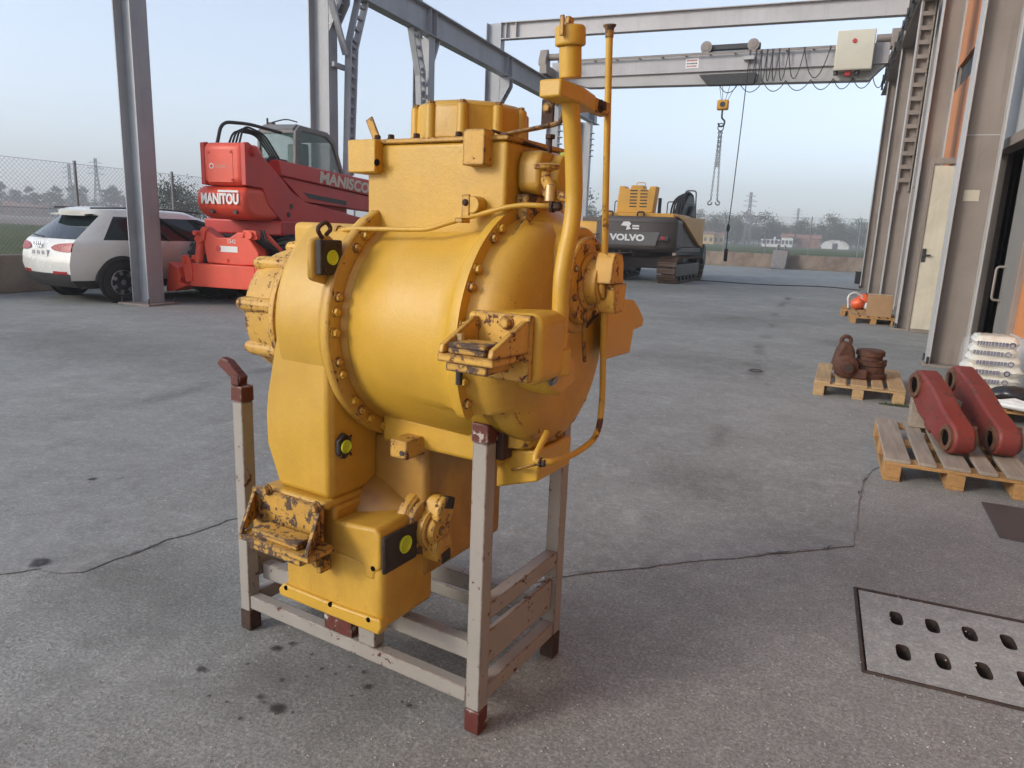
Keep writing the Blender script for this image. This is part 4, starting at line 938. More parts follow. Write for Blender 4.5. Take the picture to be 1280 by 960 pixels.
# filler pipe with cap
UP = .205
fp = [GH(px, py, 'u', UP) for px, py in ((698, 462), (700, 400), (702, 340), (718, 268), (717, 190), (713, 128), (712, 118))]
b = MB(); b.tube(curve_path(fp, .16, 8), .0205, 18); fpo = P('filler_pipe', b, bev=0)
q = fp[0]; b = MB(); b.lathe([(-.01, .030), (.05, .030), (.054, .024)], (q.x, q.y, q.z), fp[1]-fp[0], 18); P('pipe_socket', b, bev=.003, par=fpo)
b = MB(); b.prism([(q.y-.06, q.z+.0), (q.y-.045, q.z+.025), (q.y+.10, q.z+.02), (q.y+.11, q.z-.05), (q.y+.02, q.z-.075), (q.y-.03, q.z-.05)], 'x', .10, .205); P('pipe_flange', b, bev=.014, seg=3, par=fpo)
bolt(fpo, (.206, q.y-.035, q.z-.02), AXU, .012, .012, M_GALV)
n0 = GH(713, 98, 'u', UP); n1 = GH(713, 58, 'u', UP); n2 = GH(713, 32, 'u', UP)
b = MB(); b.lathe([(0, .025), ((n1-n0).length, .025)], n0, n1-n0, 24); P('filler_neck', b, bev=.002, par=fpo)
b = MB(); b.lathe([(0, .031), (.003, .034), ((n2-n1).length-.006, .034), ((n2-n1).length, .030)], n1, n2-n1, 24); P('filler_cap', b, bev=.002, par=fpo)
b = MB(); b.box(n2.x-.006, n2.x+.006, n2.y-.016, n2.y+.006, n2.z, n2.z+.016); b.box(n2.x-.005, n2.x+.005, n2.y-.042, n2.y-.036, n2.z-.03, n2.z+.012); P('cap_hasp', b, M_YW, bev=.002, par=fpo)
c0_ = GH(689, 112, 'u', UP); c1_ = GH(738, 110, 'u', UP); zc = (c0_.z+c1_.z)/2-.003
b = MB(); b.prism([(UP-.034, c0_.y+.006), (UP+.020, c0_.y+.006), (UP+.026, (c0_.y+c1_.y)/2+.01), (UP+.008, c1_.y+.02), (UP-.034, c1_.y+.02)], 'z', zc-.030, zc+.008); P('pipe_clamp', b, bev=.005, par=fpo)
# flat strap to the tower with an upright tab
sa = GH(700, 158, 'u', .19)
b = MB(); b.bar((-.02, .062, 1.690), (.15, .0, 1.698), .026, .006); st = P('strap', b, M_YD, bev=.002, par=fpo)
b = MB(); b.tube(curve_path([(.145, .0, 1.698), (.178, -.005, 1.702), (.182, -.005, 1.765)], .03), .006, 8); P('strap_end', b, M_YD, bev=0, par=fpo)
p = GH(685, 141, 'v', .0); b = MB(); b.box(p.x-.016, p.x+.016, p.y-.004, p.y+.004, p.z-.032, p.z+.030); P('tab', b, M_RUST, bev=.002, par=fpo)
bolt(fpo, (p.x, p.y-.004, p.z+.01), (0, -1, 0), .010, .008, M_YD)

# dipstick tube
UD = .20
M_TUBE = worn('tube_paint', (.57, .335, .04), rust=(.075, .030, .018), chips=.635, cscale=7, edge=0, rough=.5, soft=.06)
dp = [GH(px, py, 'u', UD) for px, py in ((762, 36), (757, 250), (753, 500), (748, 545))]+[GH(px, py, 'u', .19) for px, py in ((722, 566), (690, 578))]+[GH(px, py, 'u', .15) for px, py in ((668, 576), (671, 566), (684, 540))]
b = MB(); b.tube(curve_path(dp, .10, 8), .0088, 12); dpo = P('dipstick_tube', b, M_TUBE, bev=0)
b = MB(); b.lathe([(-.02, .010), (.0, .011), (.006, .016), (.009, .016)], dp[0], dp[0]-dp[1], 16); P('dipstick_top', b, M_YD, bev=0, par=dpo)
for t0, t1 in ():
    a = dp[0].lerp(dp[1], t0); c = dp[0].lerp(dp[1], t1); b = MB(); b.cyl(a, c, .0094, n=12, caps=False); P('bare_patch', b, M_RUST, bev=0, par=dpo)
q = GH(755, 112, 'u', UD); b = MB(); b.box(q.x-.014, q.x+.014, c1_.y+.012, q.y+.012, zc-.028, zc+.004); P('tube_clip', b, M_YW, bev=.003, par=dpo)
bolt(dpo, (UD+.014, (c1_.y+q.y)/2, zc-.012), AXU, .012, .012, M_RUST)
b = MB(); b.bar((.03, .10, .80), GH(672, 580, 'u', .15), .022, .006); P('tube_bracket', b, M_YW, bev=.002, par=dpo)
bolt(dpo, GH(676, 578, 'u', .165), AXU, .010, .014, M_RUST)
# short pipe at the bell
b = MB(); b.tube(curve_path([GH(732, 388, 'u', .165), GH(729, 420, 'u', .165), GH(731, 452, 'u', .165)], .02), .006, 8); P('drain_tube', b, M_YD, bev=0)
b = MB(); b.tube([GH(733, 408, 'u', .17), GH(747, 393, 'u', .17)], .005, 8); P('pin', b, M_RUST, bev=0)
# ------------------------------------------------------------------ vehicles
def tyre_profile(R, w_, rim):
    h = w_/2; return [(-h*.75, rim), (-h, rim+.02), (-h, R-.05), (-h*.86, R-.015), (-h*.6, R), (h*.6, R), (h*.86, R-.015), (h, R-.05), (h, rim+.02), (h*.75, rim)]
M_TYRE = plain('tyre_rubber', (.020, .020, .021), .8, var=.25, scale=10, bump=.3, bscale=40)
M_ALLOY = plain('alloy_silver', (.42, .43, .45), .3, .8, var=.1)
M_CARW = plain('white_car_paint', (.72, .71, .66), .25, var=.02, scale=2, coat=.6)
M_CARB = plain('dark_grey_bumper', (.035, .034, .034), .6, var=.15)
M_GLASS = glass('tinted_glass', (.012, .02, .024), .04)
M_CARDR = plain('faded_red_print', (.60, .17, .12), .6); M_INKG = plain('grey_plate_print', (.22, .22, .23), .6)
M_LAMP = plain('red_tail_lamp', (.30, .012, .012), .3, var=.25, scale=25)

# ---- white car
ra, rb_ = gnd(155, 378), gnd(90, 368)
FC_ = Fr((ra+rb_)/2, 10.0)
car = thing('parked_car', 'white compact sport utility car parked behind the grey column', 'car', FC_.o, FC_.rz)
L0 = -.80                              # rear bumper relative to the rear axle
# rows: (z, half width at mid car, y offset of the tail, y of the nose)
rows = [(.26, .72, .16, 3.42), (.38, .84, .04, 3.52), (.62, .905, .0, 3.58), (.78, .915, .02, 3.58), (.93, .915, .06, 3.52), (1.01, .90, .10, 3.35), (1.05, .885, .14, 3.2), (1.44, .70, .62, 1.75), (1.50, .655, .56, 1.62), (1.565, .50, .48, 1.5), (1.585, .0, .46, 1.45)]
st = [0, .04, .10, .18, .28, .40, .52, .64, .76, .86, .94, 1.0]
def car_pt(ri, t, s_=1):
    z, hw, yt, yn = rows[ri]; y0 = L0+yt; y = y0+(yn-y0)*t
    tap = 1-.12*max(0, (.10-t)/.10)**2-.16*max(0, (t-.80)/.20)**2
    if ri >= 6 and t > .5: tap *= 1-.05*(t-.5)
    dz = 0
    if ri >= 8: dz = .02*sin(pi*t)-.04*max(0, (.1-t)/.1)
    return (s_*hw*tap, y, z+dz)
def car_strip(name, mat, r0, r1, t0=0, t1=len(st)-1, sides=(1, -1), out=0.0, par=None, ex=0.0):
    b = MB()
    for s_ in sides:
        for i in range(t0, t1):
            q = [car_pt(r0, st[i], s_), car_pt(r0, st[i+1], s_), car_pt(r1, st[i+1], s_), car_pt(r1, st[i], s_)]
            if out: q = [(x+s_*out, y, z) for x, y, z in q]
            b.quad(*q)
    bm = b.build(name, mat, par or car, smooth=60); return bm
def weld(o, d=.001):
    bm = bmesh.new(); bm.from_mesh(o.data); bmesh.ops.remove_doubles(bm, verts=bm.verts, dist=d); bmesh.ops.recalc_face_normals(bm, faces=bm.faces); bm.to_mesh(o.data); bm.free()
    o.data.shade_smooth(); o.data.set_sharp_from_angle(angle=RD(40)); return o
NC = 9
def tail_pt(ri, c):
    x, y, z = car_pt(ri, 0, 1); f = c/(NC-1)*2-1; return (x*f, y-.10*(1-f*f), z)
def nose_pt(ri, c):
    x, y, z = car_pt(ri, 1, 1); f = c/(NC-1)*2-1; return (x*f, y+.12*(1-f*f), z)
b = MB()
glass_rows = (6,)
for ri in range(len(rows)-1):
    for s_ in (1, -1):
        for i in range(len(st)-1):
            if ri == 6: continue
            b.quad(car_pt(ri, st[i], s_), car_pt(ri, st[i+1], s_), car_pt(ri+1, st[i+1], s_), car_pt(ri+1, st[i], s_))
    for c in range(NC-1):
        if ri not in (0, 6): b.quad(tail_pt(ri, c), tail_pt(ri, c+1), tail_pt(ri+1, c+1), tail_pt(ri+1, c))
        if ri != 6: b.quad(nose_pt(ri, c), nose_pt(ri, c+1), nose_pt(ri+1, c+1), nose_pt(ri+1, c))
# pillars
for s_ in (1, -1):
    for i0, i1 in ((0, 1), (1, 2), (10, 11)):
        b.quad(car_pt(6, st[i0], s_), car_pt(6, st[i1], s_), car_pt(7, st[i1], s_), car_pt(7, st[i0], s_))
bd = weld(b.build('body', M_CARW, car))
b = MB()
for s_ in (1, -1):
    for i in range(2, 10): b.quad(car_pt(6, st[i], s_), car_pt(6, st[i+1], s_), car_pt(7, st[i+1], s_), car_pt(7, st[i], s_))
weld(b.build('side_windows', M_GLASS, car))
b = MB()
for i in (5, 6):
    for s_ in (1, -1):
        x0, y0_, z0_ = car_pt(6, st[i], s_); x1_, y1_, z1_ = car_pt(7, st[i], s_); b.bar((x0+s_*.004, y0_, z0_), (x1_+s_*.004, y1_, z1_), .02, .09, (1, 0, 0))
b.build('door_pillars', M_CARB, car)
b = MB()
for c in range(NC-1): b.quad(tail_pt(6, c), tail_pt(6, c+1), tail_pt(7, c+1), tail_pt(7, c))
weld(b.build('rear_window', M_GLASS, car))
b = MB()
for c in range(NC-1): b.quad(nose_pt(6, c), nose_pt(6, c+1), nose_pt(7, c+1), nose_pt(7, c))
weld(b.build('windscreen', M_GLASS, car))
b = MB(); b.box(-.72, .72, L0+.25, L0+2.9, .24, .32); b.build('underbody', M_CARB, car)
b = MB(); e = .012
for c in range(NC-1):
    q = [tail_pt(0, c), tail_pt(0, c+1), tail_pt(1, c+1), tail_pt(1, c)]; b.quad(*[(x, y-e, z) for x, y, z in q])
    q2 = [tail_pt(1, c), tail_pt(1, c+1), tail_pt(2, c+1), tail_pt(2, c)]; m2 = [tuple(V(q2[k_]).lerp(V(q2[3-k_]), .55 if k_ in (2, 3) else 0)) if k_ < 2 else tuple(V(q2[3-k_]).lerp(V(q2[k_]), .45)) for k_ in range(4)]
    b.quad(*[(x, y-e, z) for x, y, z in m2])
weld(b.build('rear_bumper', M_CARB, car))
car_strip('sill', M_CARB, 0, 1, out=.006)
# spoiler, lights, plate, reflectors
b = MB()
for c in range(NC-1):
    p0, p1 = tail_pt(8, c), tail_pt(8, c+1); b.add([(p0[0], p0[1]+.04, p0[2]+.02), (p1[0], p1[1]+.04, p1[2]+.02), (p1[0], p1[1]-.15, p1[2]-.0), (p0[0], p0[1]-.15, p0[2]-.0), (p0[0], p0[1]+.04, p0[2]-.02), (p1[0], p1[1]+.04, p1[2]-.02), (p1[0], p1[1]-.14, p1[2]-.025), (p0[0], p0[1]-.14, p0[2]-.025)], [(0,1,2,3), (7,6,5,4), (3,2,6,7), (0,4,5,1)])
weld(b.build('roof_spoiler', M_CARW, car))
for s_ in (1, -1):
    def TP(f, zf):   # point on the tail surface
        zz = [r[0] for r in rows]; ri = max(i for i in range(len(zz)-1) if zz[i] <= zf); t_ = (zf-zz[ri])/(zz[ri+1]-zz[ri])
        def at(r): x, y, z = car_pt(r, 0, 1); return V((x*f, y-.10*(1-f*f), z))
        return at(ri).lerp(at(ri+1), t_)
    b = MB(); cg = []
    for f, zl, zh in ((.42, .895, .915), (.50, .870, .950), (.62, .855, .972), (.76, .848, .982), (.90, .845, .990), (1.0, .850, .995)):
        cg.append([TP(f, zl+(zh-zl)*q/3)+V((0, -.014, 0)) for q in range(4)])
    cg.append([p_+V((.004, .10, .004)) for p_ in cg[-1]]); cg.append([p_+V((.012, .08, .004)) for p_ in cg[-1]])
    cg = [[V((s_*p_.x*1.003, p_.y, p_.z)) for p_ in c] for c in cg]
    for a, c in zip(cg, cg[1:]):
        for q in range(3): b.quad(a[q], c[q], c[q+1], a[q+1])
    weld(b.build('tail_light', M_LAMP, car, smooth=60))
    r1_, r2_ = TP(.50, .46), TP(.92, .46); b = MB(); b.bar((s_*r1_.x, r1_.y-.012, .50), (s_*r2_.x, r2_.y-.012, .50), .015, .055); b.build('reflector', M_LAMP, car, bev=.006)
pl_ = TP(0, .80); b = MB(); b.box(-.52*.52, .52*.52, pl_.y-.012, pl_.y+.01, .76, .87)
pt_ = b.build('number_plate', M_WHITE, car)
for k_ in range(8):
    if k_ != 2 and k_ != 5: b = MB(); b.box(-.21+k_*.053, -.21+k_*.053+.038, pl_.y-.0135, pl_.y-.012, .785, .845); b.build('print', M_INKG, pt_)
b = MB(); 
for k_ in range(4): b.tube([(-.105+.07*k_+.042*cos(a), pl_.y-.004, .945+.042*sin(a)) for a in [2*pi*i/16 for i in range(16)]], .006, 5, True)
b.build('badge', M_ALLOY, car)
b = MB(); p0 = V(tail_pt(6, 4)); b.bar((p0.x, p0.y-.02, p0.z+.02), (p0.x-.34, p0.y-.015, p0.z+.05), .02, .02); b.build('rear_wiper', M_CARB, car)
for s_ in (1, -1):
    b = MB(); b.tube([(s_*.60, y, 1.565+.03*sin(pi*(y+.3)/2.0)) for y in [-.3+2.0*i/8 for i in range(9)]], .014, 6); b.build('roof_rail', M_CARB, car)
    b = MB(); b.prism([(.86, 1.06), (1.0, 1.05), (1.10, 1.09), (1.08, 1.18), (.95, 1.19), (.86, 1.14)], 'y', 2.02, 2.12); 
    mr = MB(); mr.box(s_*.90, s_*1.08, 2.0, 2.10, 1.05, 1.20); mr.build('door_mirror', M_CARW, car, bev=.03, seg=3)
    for y in (.55, 1.45): b = MB(); b.bar((s_*.921, y, .93), (s_*.921, y+.18, .935), .03, .03); b.build('door_handle', M_CARW, car, bev=.008)
    for y in (-.05+.42, 1.28, 2.2): b = MB(); b.box(s_*.905, s_*.9185, y-.004, y+.004, .42, 1.0); b.build('door_gap', M_CARB, car)
wh = MB(); wh.lathe(tyre_profile(.345, .225, .215), (0, 0, 0), (1, 0, 0), 36); W_T = wh.mesh('tyre', M_TYRE)
wh = MB(); wh.lathe([(.03, .215), (.095, .215), (.10, .205), (.06, .195)], (0, 0, 0), (1, 0, 0), 32)
for k_ in range(7):
    a = 2*pi*k_/7; q = V((0, cos(a), sin(a))); wh.bar(V((.075, 0, 0))+q*.03, V((.085, 0, 0))+q*.205, .06, .022, (1, 0, 0))
wh.cyl((.05, 0, 0), (.095, 0, 0), .05, n=14); W_R = wh.mesh('rim', M_ALLOY)
wh = MB(); wh.cyl((-.02, 0, 0), (.03, 0, 0), .205, n=24); W_D = wh.mesh('brake_disc', M_DARK)
for s_ in (1, -1):
    for y in (0, 2.60):
        w_ = inst('wheel', W_T, car, (s_*.825, y, .345), (0, 0, 0 if s_ > 0 else pi)); inst('rim', W_R, w_); inst('brake_disc', W_D, w_)
        b = MB(); n = 20; vs = []
        for i in range(n+1):
            a = pi*i/n; vs += [(s_*.9185, y-.435*cos(a), .36+.435*sin(a)), (s_*.9185, y-.375*cos(a), .36+.375*sin(a))]
        vs2 = [(x-s_*.10, yy, z) for x, yy, z in vs]; m_ = len(vs)
        b.add(vs+vs2, [(2*i, 2*i+2, 2*i+3, 2*i+1) for i in range(n)]+[(2*i+1, 2*i+3, m_+2*i+3, m_+2*i+1) for i in range(n)]+[(2*i, m_+2*i, m_+2*i+2, 2*i+2) for i in range(n)]); b.build('wheel_arch', M_CARB, car, smooth=60)
        b = MB(); b.cyl((s_*.86, y, .36), (s_*.9165, y, .36), .395, n=30); b.build('arch_liner', M_BLACK, car)

# ---- red rotating telehandler
mo = gnd(285, 364, .25); mo.z = 0
FM = Fr(mo, -6.0); MHt = FM.h
tm = thing('telehandler', 'red rotating telehandler with stabiliser lowered beside the white car', 'telehandler', FM.o, FM.rz)
M_RD = plain('red_machine_paint', (.74, .085, .042), .45, var=.07, scale=2.2, dirt=(.30, .05, .035), dirt_amt=.35)
M_RDD = plain('crimson_and_shaded_red_paint', (.54, .038, .030), .42, var=.07, scale=2.0, dirt=(.20, .02, .02), dirt_amt=.3)  # darker copy of the red; puts the flank's shade into the colour
M_CABG = plain('grey_cab_paint', (.17, .165, .16), .5, var=.1)
M_CABGL = glass('cab_glass', (.12, .24, .21), .03, .30)
def TMb(name, b, mat=M_RD, bev=.03, seg=3, par=None): return b.build(name, mat, par or tm, bev=bev, seg=seg)
z6 = lambda x, y: (x/3.69+200, y/3.69+130)
US = .44
# rear of the boom carrier: tall box plus rounded counterweight
b = MB(); b.box(-.40, US-.02, -.02, .55, 2.03, 2.73); rbx = TMb('boom_carrier', b, bev=.12, seg=5)
b = MB(); b.box(-.28, .22, -.026, -.0205, 2.08, 2.60); TMb('access_panel', b, bev=.02, par=rbx)
for xx, zz in ((-.25, 2.56), (.19, 2.57), (.19, 2.12)): bolt(rbx, (xx, -.027, zz), (0, -1, 0), .018, .01, M_RDD)
b = MB(); b.cyl((-.20, -.031, 2.34), (-.20, -.027, 2.34), .045, n=18); TMb('emblem', b, M_WHITE, 0, par=rbx)
b = MB(); b.cyl((-.20, -.034, 2.34), (-.20, -.0315, 2.34), .030, n=18); TMb('emblem_core', b, M_RDD, 0, par=rbx)
b = MB(); b.box(-.13, .10, -.0285, -.027, 2.31, 2.365); b.build('faded_print', M_CARDR, rbx)
b = MB(); b.lathe([(-.62, .20), (-.60, .27), (-.50, .31), (-.2, .325), (.25, .325), (.36, .31), (.42, .26)], (0, 0, 0), (1, 0, 0), 28)
cwm = MB(); cwm.add([(x*1.0, y*.95, z*.95) for x, y, z in b.v], b.f)
cw = MB()
prof = [(-.05, 1.83), (-.03, 1.68), (.06, 1.55), (.25, 1.48), (.75, 1.47), (1.0, 1.53), (1.06, 1.68), (1.02, 1.86), (.85, 1.96), (.5, 2.03), (.12, 2.02), (-.0, 1.96)]
cw.prism(prof, 'x', -.56, .44); cwo = TMb('counterweight', cw, bev=.10, seg=4)
tl = text_mesh('MANITOU', .235, .004, M_WHITE, bold=.010, sx=.70)
inst('lettering', tl, cwo, (-.04, -.060, 1.80), frame_rot((1, 0, 0), (0, 0, 1)))
b = MB(); b.box(-.07, .33, -.062, -.054, 1.915, 1.95); b.build('lettering_bar', M_WHITE, cwo)
for xx in (-.25, .22): b = MB(); b.cyl((xx, -.012, 1.60), (xx, .05, 1.60), .035, n=14); TMb('bolt_hole', b, M_DARK, 0, par=cwo)
# side plates rising to the boom pivot, then the boom
def side(pts, u): return [(lambda p: (p.y, p.z))(MHt(*z6(*q), 'u', u)) for q in pts]
sp_ = [(.0, 2.72), (.10, 2.74), (.30, 2.66), (1.02, 2.22), (1.30, 2.02), (1.75, 1.85), (4.0, 1.62), (4.0, 1.42), (1.0, 1.46), (.60, 1.75), (.45, 2.02), (.0, 2.04)]
b = MB(); b.prism(sp_, 'x', .36, US+.012); TMb('side_plate', b, M_RDD, bev=.01)
b = MB(); b.prism(sp_, 'x', -.44, -.36); TMb('side_plate', b, M_RDD, bev=.01)
b = MB(); b.cyl((-.46, .22, 2.60), (.50, .22, 2.60), .075, n=18); b.cyl((.50, .22, 2.60), (.51, .22, 2.60), .045, n=12); TMb('boom_pivot', b, M_RDD, bev=.004)
for yy, zz in ((1.18, 1.60), (1.28, 1.75)): b = MB(); b.cyl((US+.01, yy, zz), (US+.02, yy, zz), .05, n=14); TMb('pivot_hole', b, M_DARK, 0)
b = MB(); b.prism([(.90, 2.54), (5.6, 2.42), (5.6, 2.06), (.98, 2.28)], 'x', -.06, US+.03); bm_ = TMb('boom', b, M_RDD, bev=.02)
inst('lettering', text_mesh('MANISCOPIC', .30, .004, M_CABINET, shear=.12, bold=.012, sx=1.5), bm_, (US+.034, 3.55, 2.285), frame_rot((0, 1, -.045), (0, 0, 1)))
b = MB(); b.prism([(1.05, 2.27), (5.6, 2.04), (5.6, 1.76), (1.75, 1.86)], 'x', .02, US-.03); TMb('inner_boom', b, M_RDD, bev=.01, par=bm_)
b = MB(); b.prism([(1.75, 2.03), (3.35, 1.95), (3.35, 1.86), (1.95, 1.93)], 'x', US-.031, US-.022); TMb('boom_slot', b, M_DARK, 0, par=bm_)
b = MB(); b.box(5.6*0-.08, US+.05, 5.55, 5.75, 1.72, 2.46); TMb('boom_head', b, M_RDD, par=bm_)
# turret base, chassis, wheels
b = MB(); b.box(-1.05, .60, .75, 3.9, 1.22, 1.48); TMb('turret_deck', b, M_RDD)
b = MB(); b.cyl((-.2, 2.1, 1.06), (-.2, 2.1, 1.24), .55, n=28); TMb('slew_ring', b, M_DARK, .01)
b = MB(); b.box(-.62, .40, .30, 5.2, .62, 1.07); TMb('chassis', b, M_RD)
b = MB(); b.box(-.50, .30, .28, .7, 1.07, 1.22); TMb('chassis_end', b, M_DARK, .02)
wt = MB(); wt.lathe(tyre_profile(.60, .42, .30), (0, 0, 0), (1, 0, 0), 36)
for k_ in range(22):
    a = 2*pi*k_/22; q = V((0, cos(a), sin(a)))
    for s_ in (-1, 1): wt.bar(V((s_*.01, 0, 0))+q*.615, V((s_*.20, 0, 0))+V((0, cos(a+.12), sin(a+.12)))*.60, .06, .05, q)
WT2 = wt.mesh('tyre', M_TYRE)
wt = MB(); wt.lathe([(-.10, .30), (.12, .30), (.16, .28), (.08, .24), (.08, .12), (.14, .10), (.14, .01)], (0, 0, 0), (1, 0, 0), 28); WR2 = wt.mesh('rim', M_RD)
for s_ in (-1, 1):
    for y in (1.0, 4.1): w_ = inst('wheel', WT2, tm, (-.11+s_*.86, y, .62), (0, 0, 0 if s_ > 0 else pi)); inst('rim', WR2, w_)
    
# rear stabiliser: cross box, jaw arms and lower beam with foot plates
b = MB(); b.prism([(-.50, 1.34), (-.42, 1.30), (-.20, 1.16), (.05, 1.16), (.22, 1.26), (.36, 1.27), (.44, 1.18), (.62, .95), (.66, .72), (.20, .70), (-.42, .72), (-.46, .95)], 'y', .02, .26); sb_ = TMb('stabiliser_housing', b, bev=.02)
inst('lettering', text_mesh('1542', .10, .001, M_WHITE, sx=.9), sb_, (.10, .0155, 1.10), frame_rot((1, 0, 0), (0, 0, 1)))
b = MB(); b.box(-.18, .22, .012, .0185, .92, 1.02); b.build('sticker', M_WHITE, sb_)
b = MB(); b.cyl((-.17, .008, .97), (-.17, .0115, .97), .055, n=18); b.build('emblem', M_RDD, sb_)
for xx, zz in ((-.40, 1.28), (.33, 1.21), (.55, .82), (0, .78)): bolt(sb_, (xx, .018, zz), (0, -1, 0), .03, .02, M_RD)
b = MB(); b.box(-.74, .60, -.06, .20, .30, .70); TMb('stabiliser_beam', b, bev=.015)
b = MB(); b.prism([(-1.19, .18), (-1.10, .70), (-.92, .62), (-.86, .46), (-.90, .36), (-.74, .32), (-1.0, .20)], 'y', -.14, .22); TMb('stabiliser_foot', b, bev=.012)
b = MB(); b.prism([(-.88, .82), (-.74, .84), (-.66, .66), (-.66, .40), (-.80, .36), (-.84, .55)], 'y', -.09, -.05); b.prism([(-.88, .82), (-.74, .84), (-.66, .66), (-.66, .40), (-.80, .36), (-.84, .55)], 'y', .17, .21); TMb('foot_lever', b, bev=.01)
b = MB(); b.cyl((-.62, .05, .72), (-.55, .08, 1.22), .075, n=16); TMb('stabiliser_cylinder', b, M_RD, .006)
b = MB(); b.cyl((-.66, .04, .58), (-.62, .05, .74), .04, n=12); TMb('cylinder_rod', b, M_ALLOY, 0)
b = MB(); b.prism([(-.66, 1.12), (-.46, 1.34), (-.40, 1.30), (-.44, 1.10), (-.58, 1.02)], 'y', -.01, .10); TMb('cylinder_ear', b, bev=.012)
for xx, zz in ((-.80, .74), (-.95, .42), (-.55, 1.22)): b = MB(); b.cyl((xx, -.12, zz), (xx, .24, zz), .04, n=12); TMb('pin', b, M_RD, .004)
b = MB(); b.prism([(.60, .70), (1.10, .66), (1.16, .30), (1.0, .20), (.60, .30)], 'y', -.06, .18); TMb('stabiliser_foot', b, bev=.015)
# hoses and rams between turret and stabiliser
for k_ in range(5):
    b = MB(); b.tube(curve_path([(.42+.05*k_, .20, 1.30), (.48+.06*k_, .12, 1.15), (.62+.05*k_, .3, .98), (.60+.03*k_, .6, .85)], .12), .018, 8); TMb('hydraulic_hose', b, M_BLACK, 0)
b = MB(); b.prism([(.30, 1.30), (.56, 1.30), (.60, 1.16), (.42, 1.12)], 'y', .05, .18); b.cyl((.46, 0, 1.22), (.46, .2, 1.22), .07, n=14); TMb('knuckle', b, M_RD, .01)
b = MB(); b.cyl((.62, .25, 1.20), (.80, .6, .80), .07, n=14); TMb('ram', b, M_RD, .005)
# cab
cab = MB(); cu0, cu1, cv0, cv1, cz0, cz1 = -.66, .20, 1.85, 3.75, 1.48, 3.30
prof = [(cv0, cz0), (cv0-.02, 2.5), (cv0+.02, 3.16), (cv0+.16, 3.28), (cv1-.75, 3.28), (cv1-.45, 3.12), (cv1-.05, 2.45), (cv1, 2.2), (cv1, cz0)]
pi_ = [(cv0+.09, 2.44), (cv0+.10, 3.10), (cv0+.22, 3.19), (cv1-.80, 3.19), (cv1-.55, 3.06), (cv1-.16, 2.44)]
def rframe(b, outer, inner, a, c):
    """flat plate with a hole, outer and inner outlines of equal length in (y,z), extruded in x from a to c"""
    n = len(outer); vs = [(a, *p) for p in outer]+[(a, *p) for p in inner]+[(c, *p) for p in outer]+[(c, *p) for p in inner]; fs = []
    for i in range(n):
        j = (i+1) % n; fs += [(i, j, n+j, n+i), (2*n+i, 3*n+i, 3*n+j, 2*n+j), (i, 2*n+i, 2*n+j, j), (n+i, n+j, 3*n+j, 3*n+i)]
    b.add(vs, fs)
outer = [(cv0-.02, 2.36), (cv0+.02, 3.16), (cv0+.16, 3.28), (cv1-.75, 3.28), (cv1-.45, 3.12), (cv1-.02, 2.36)]
for a in (cu0, cu1-.06): b = MB(); rframe(b, outer, pi_, a, a+.06); TMb('cab_side_frame', b, M_CABG, .012)
for a in (cu0+.02, cu1-.04): b = MB(); b.prism(pi_, 'x', a, a+.012); TMb('side_glass', b, M_CABGL, 0)
b = MB(); b.box(cu0, cu1, cv0, cv1, cz0, 2.36); TMb('cab_base', b, M_RDD, .02)
b = MB(); b.box(cu0+.06, cu1-.06, cv0+.0, cv0+.10, 2.36, 2.46); b.box(cu0+.06, cu1-.06, cv0+.02, cv0+.1, 3.12, 3.20); TMb('rear_window_frame', b, M_CABG, .01)
b = MB(); b.prism([(cv0+.02, 2.46), (cv0+.034, 2.46), (cv0+.05, 3.12), (cv0+.036, 3.12)], 'x', cu0+.06, cu1-.06); TMb('rear_glass', b, M_CABGL, 0)
b = MB(); b.prism([(cv1-.12, 2.4), (cv1-.10, 2.4), (cv1-.49, 3.10), (cv1-.51, 3.10)], 'x', cu0+.06, cu1-.06); TMb('front_glass', b, M_CABGL, 0)
b = MB(); b.prism([(cv0+.0, 3.19), (cv0+.14, 3.30), (cv1-.74, 3.30), (cv1-.46, 3.15), (cv1-.5, 3.10), (cv1-.75, 3.20), (cv0+.15, 3.20)], 'x', cu0+.061, cu1-.061); TMb('cab_roof', b, M_CABG, .02)
b = MB(); b.box(-.40, .02, 2.45, 2.60, 2.36, 3.0); b.box(-.40, .02, 2.45, 2.95, 2.30, 2.45); TMb('seat', b, M_BLACK, .04)
b = MB(); b.cyl((-.55, cv0+.2, 3.28), (-.55, cv0+.2, 3.42), .02, n=8); b.box(-.50, -.40, cv0+.15, cv0+.25, 3.29, 3.34); TMb('aerial', b, M_DARK, .004)
b = MB(); b.tube(curve_path([(-.45, cv0+.2, 3.34), (-.2, cv0+.3, 3.42), (.05, cv0+.3, 3.36)], .1), .012, 6); TMb('roof_cable', b, M_DARK, 0)
# hoop and hoses behind the carrier
b = MB(); b.tube(curve_path([(-.34, .30, 2.70), (-.34, .45, 3.12), (-.20, 1.0, 3.16), (-.10, 1.84, 3.12)], .18), .030, 10); TMb('hose_hoop', b, M_CARB, 0)
for k_ in range(4): b = MB(); b.tube(curve_path([(-.14+.07*k_, .35, 2.72), (-.14+.07*k_, .50, 2.98+.03*k_), (-.06+.06*k_, 1.0, 2.98), (.0+.05*k_, 1.5, 2.5)], .16), .018, 7); TMb('hydraulic_hose', b, M_BLACK, 0)
b = MB(); b.tube(curve_path([(.34, .70, 2.45), (.30, .95, 2.62), (.36, 1.2, 2.50), (.40, 1.5, 2.40)], .12), .03, 8); TMb('valve_hose', b, M_BLACK, 0)
b = MB(); b.box(.12, .36, .95, 1.35, 2.38, 2.58); TMb('valve_bank', b, M_DARK, .02)

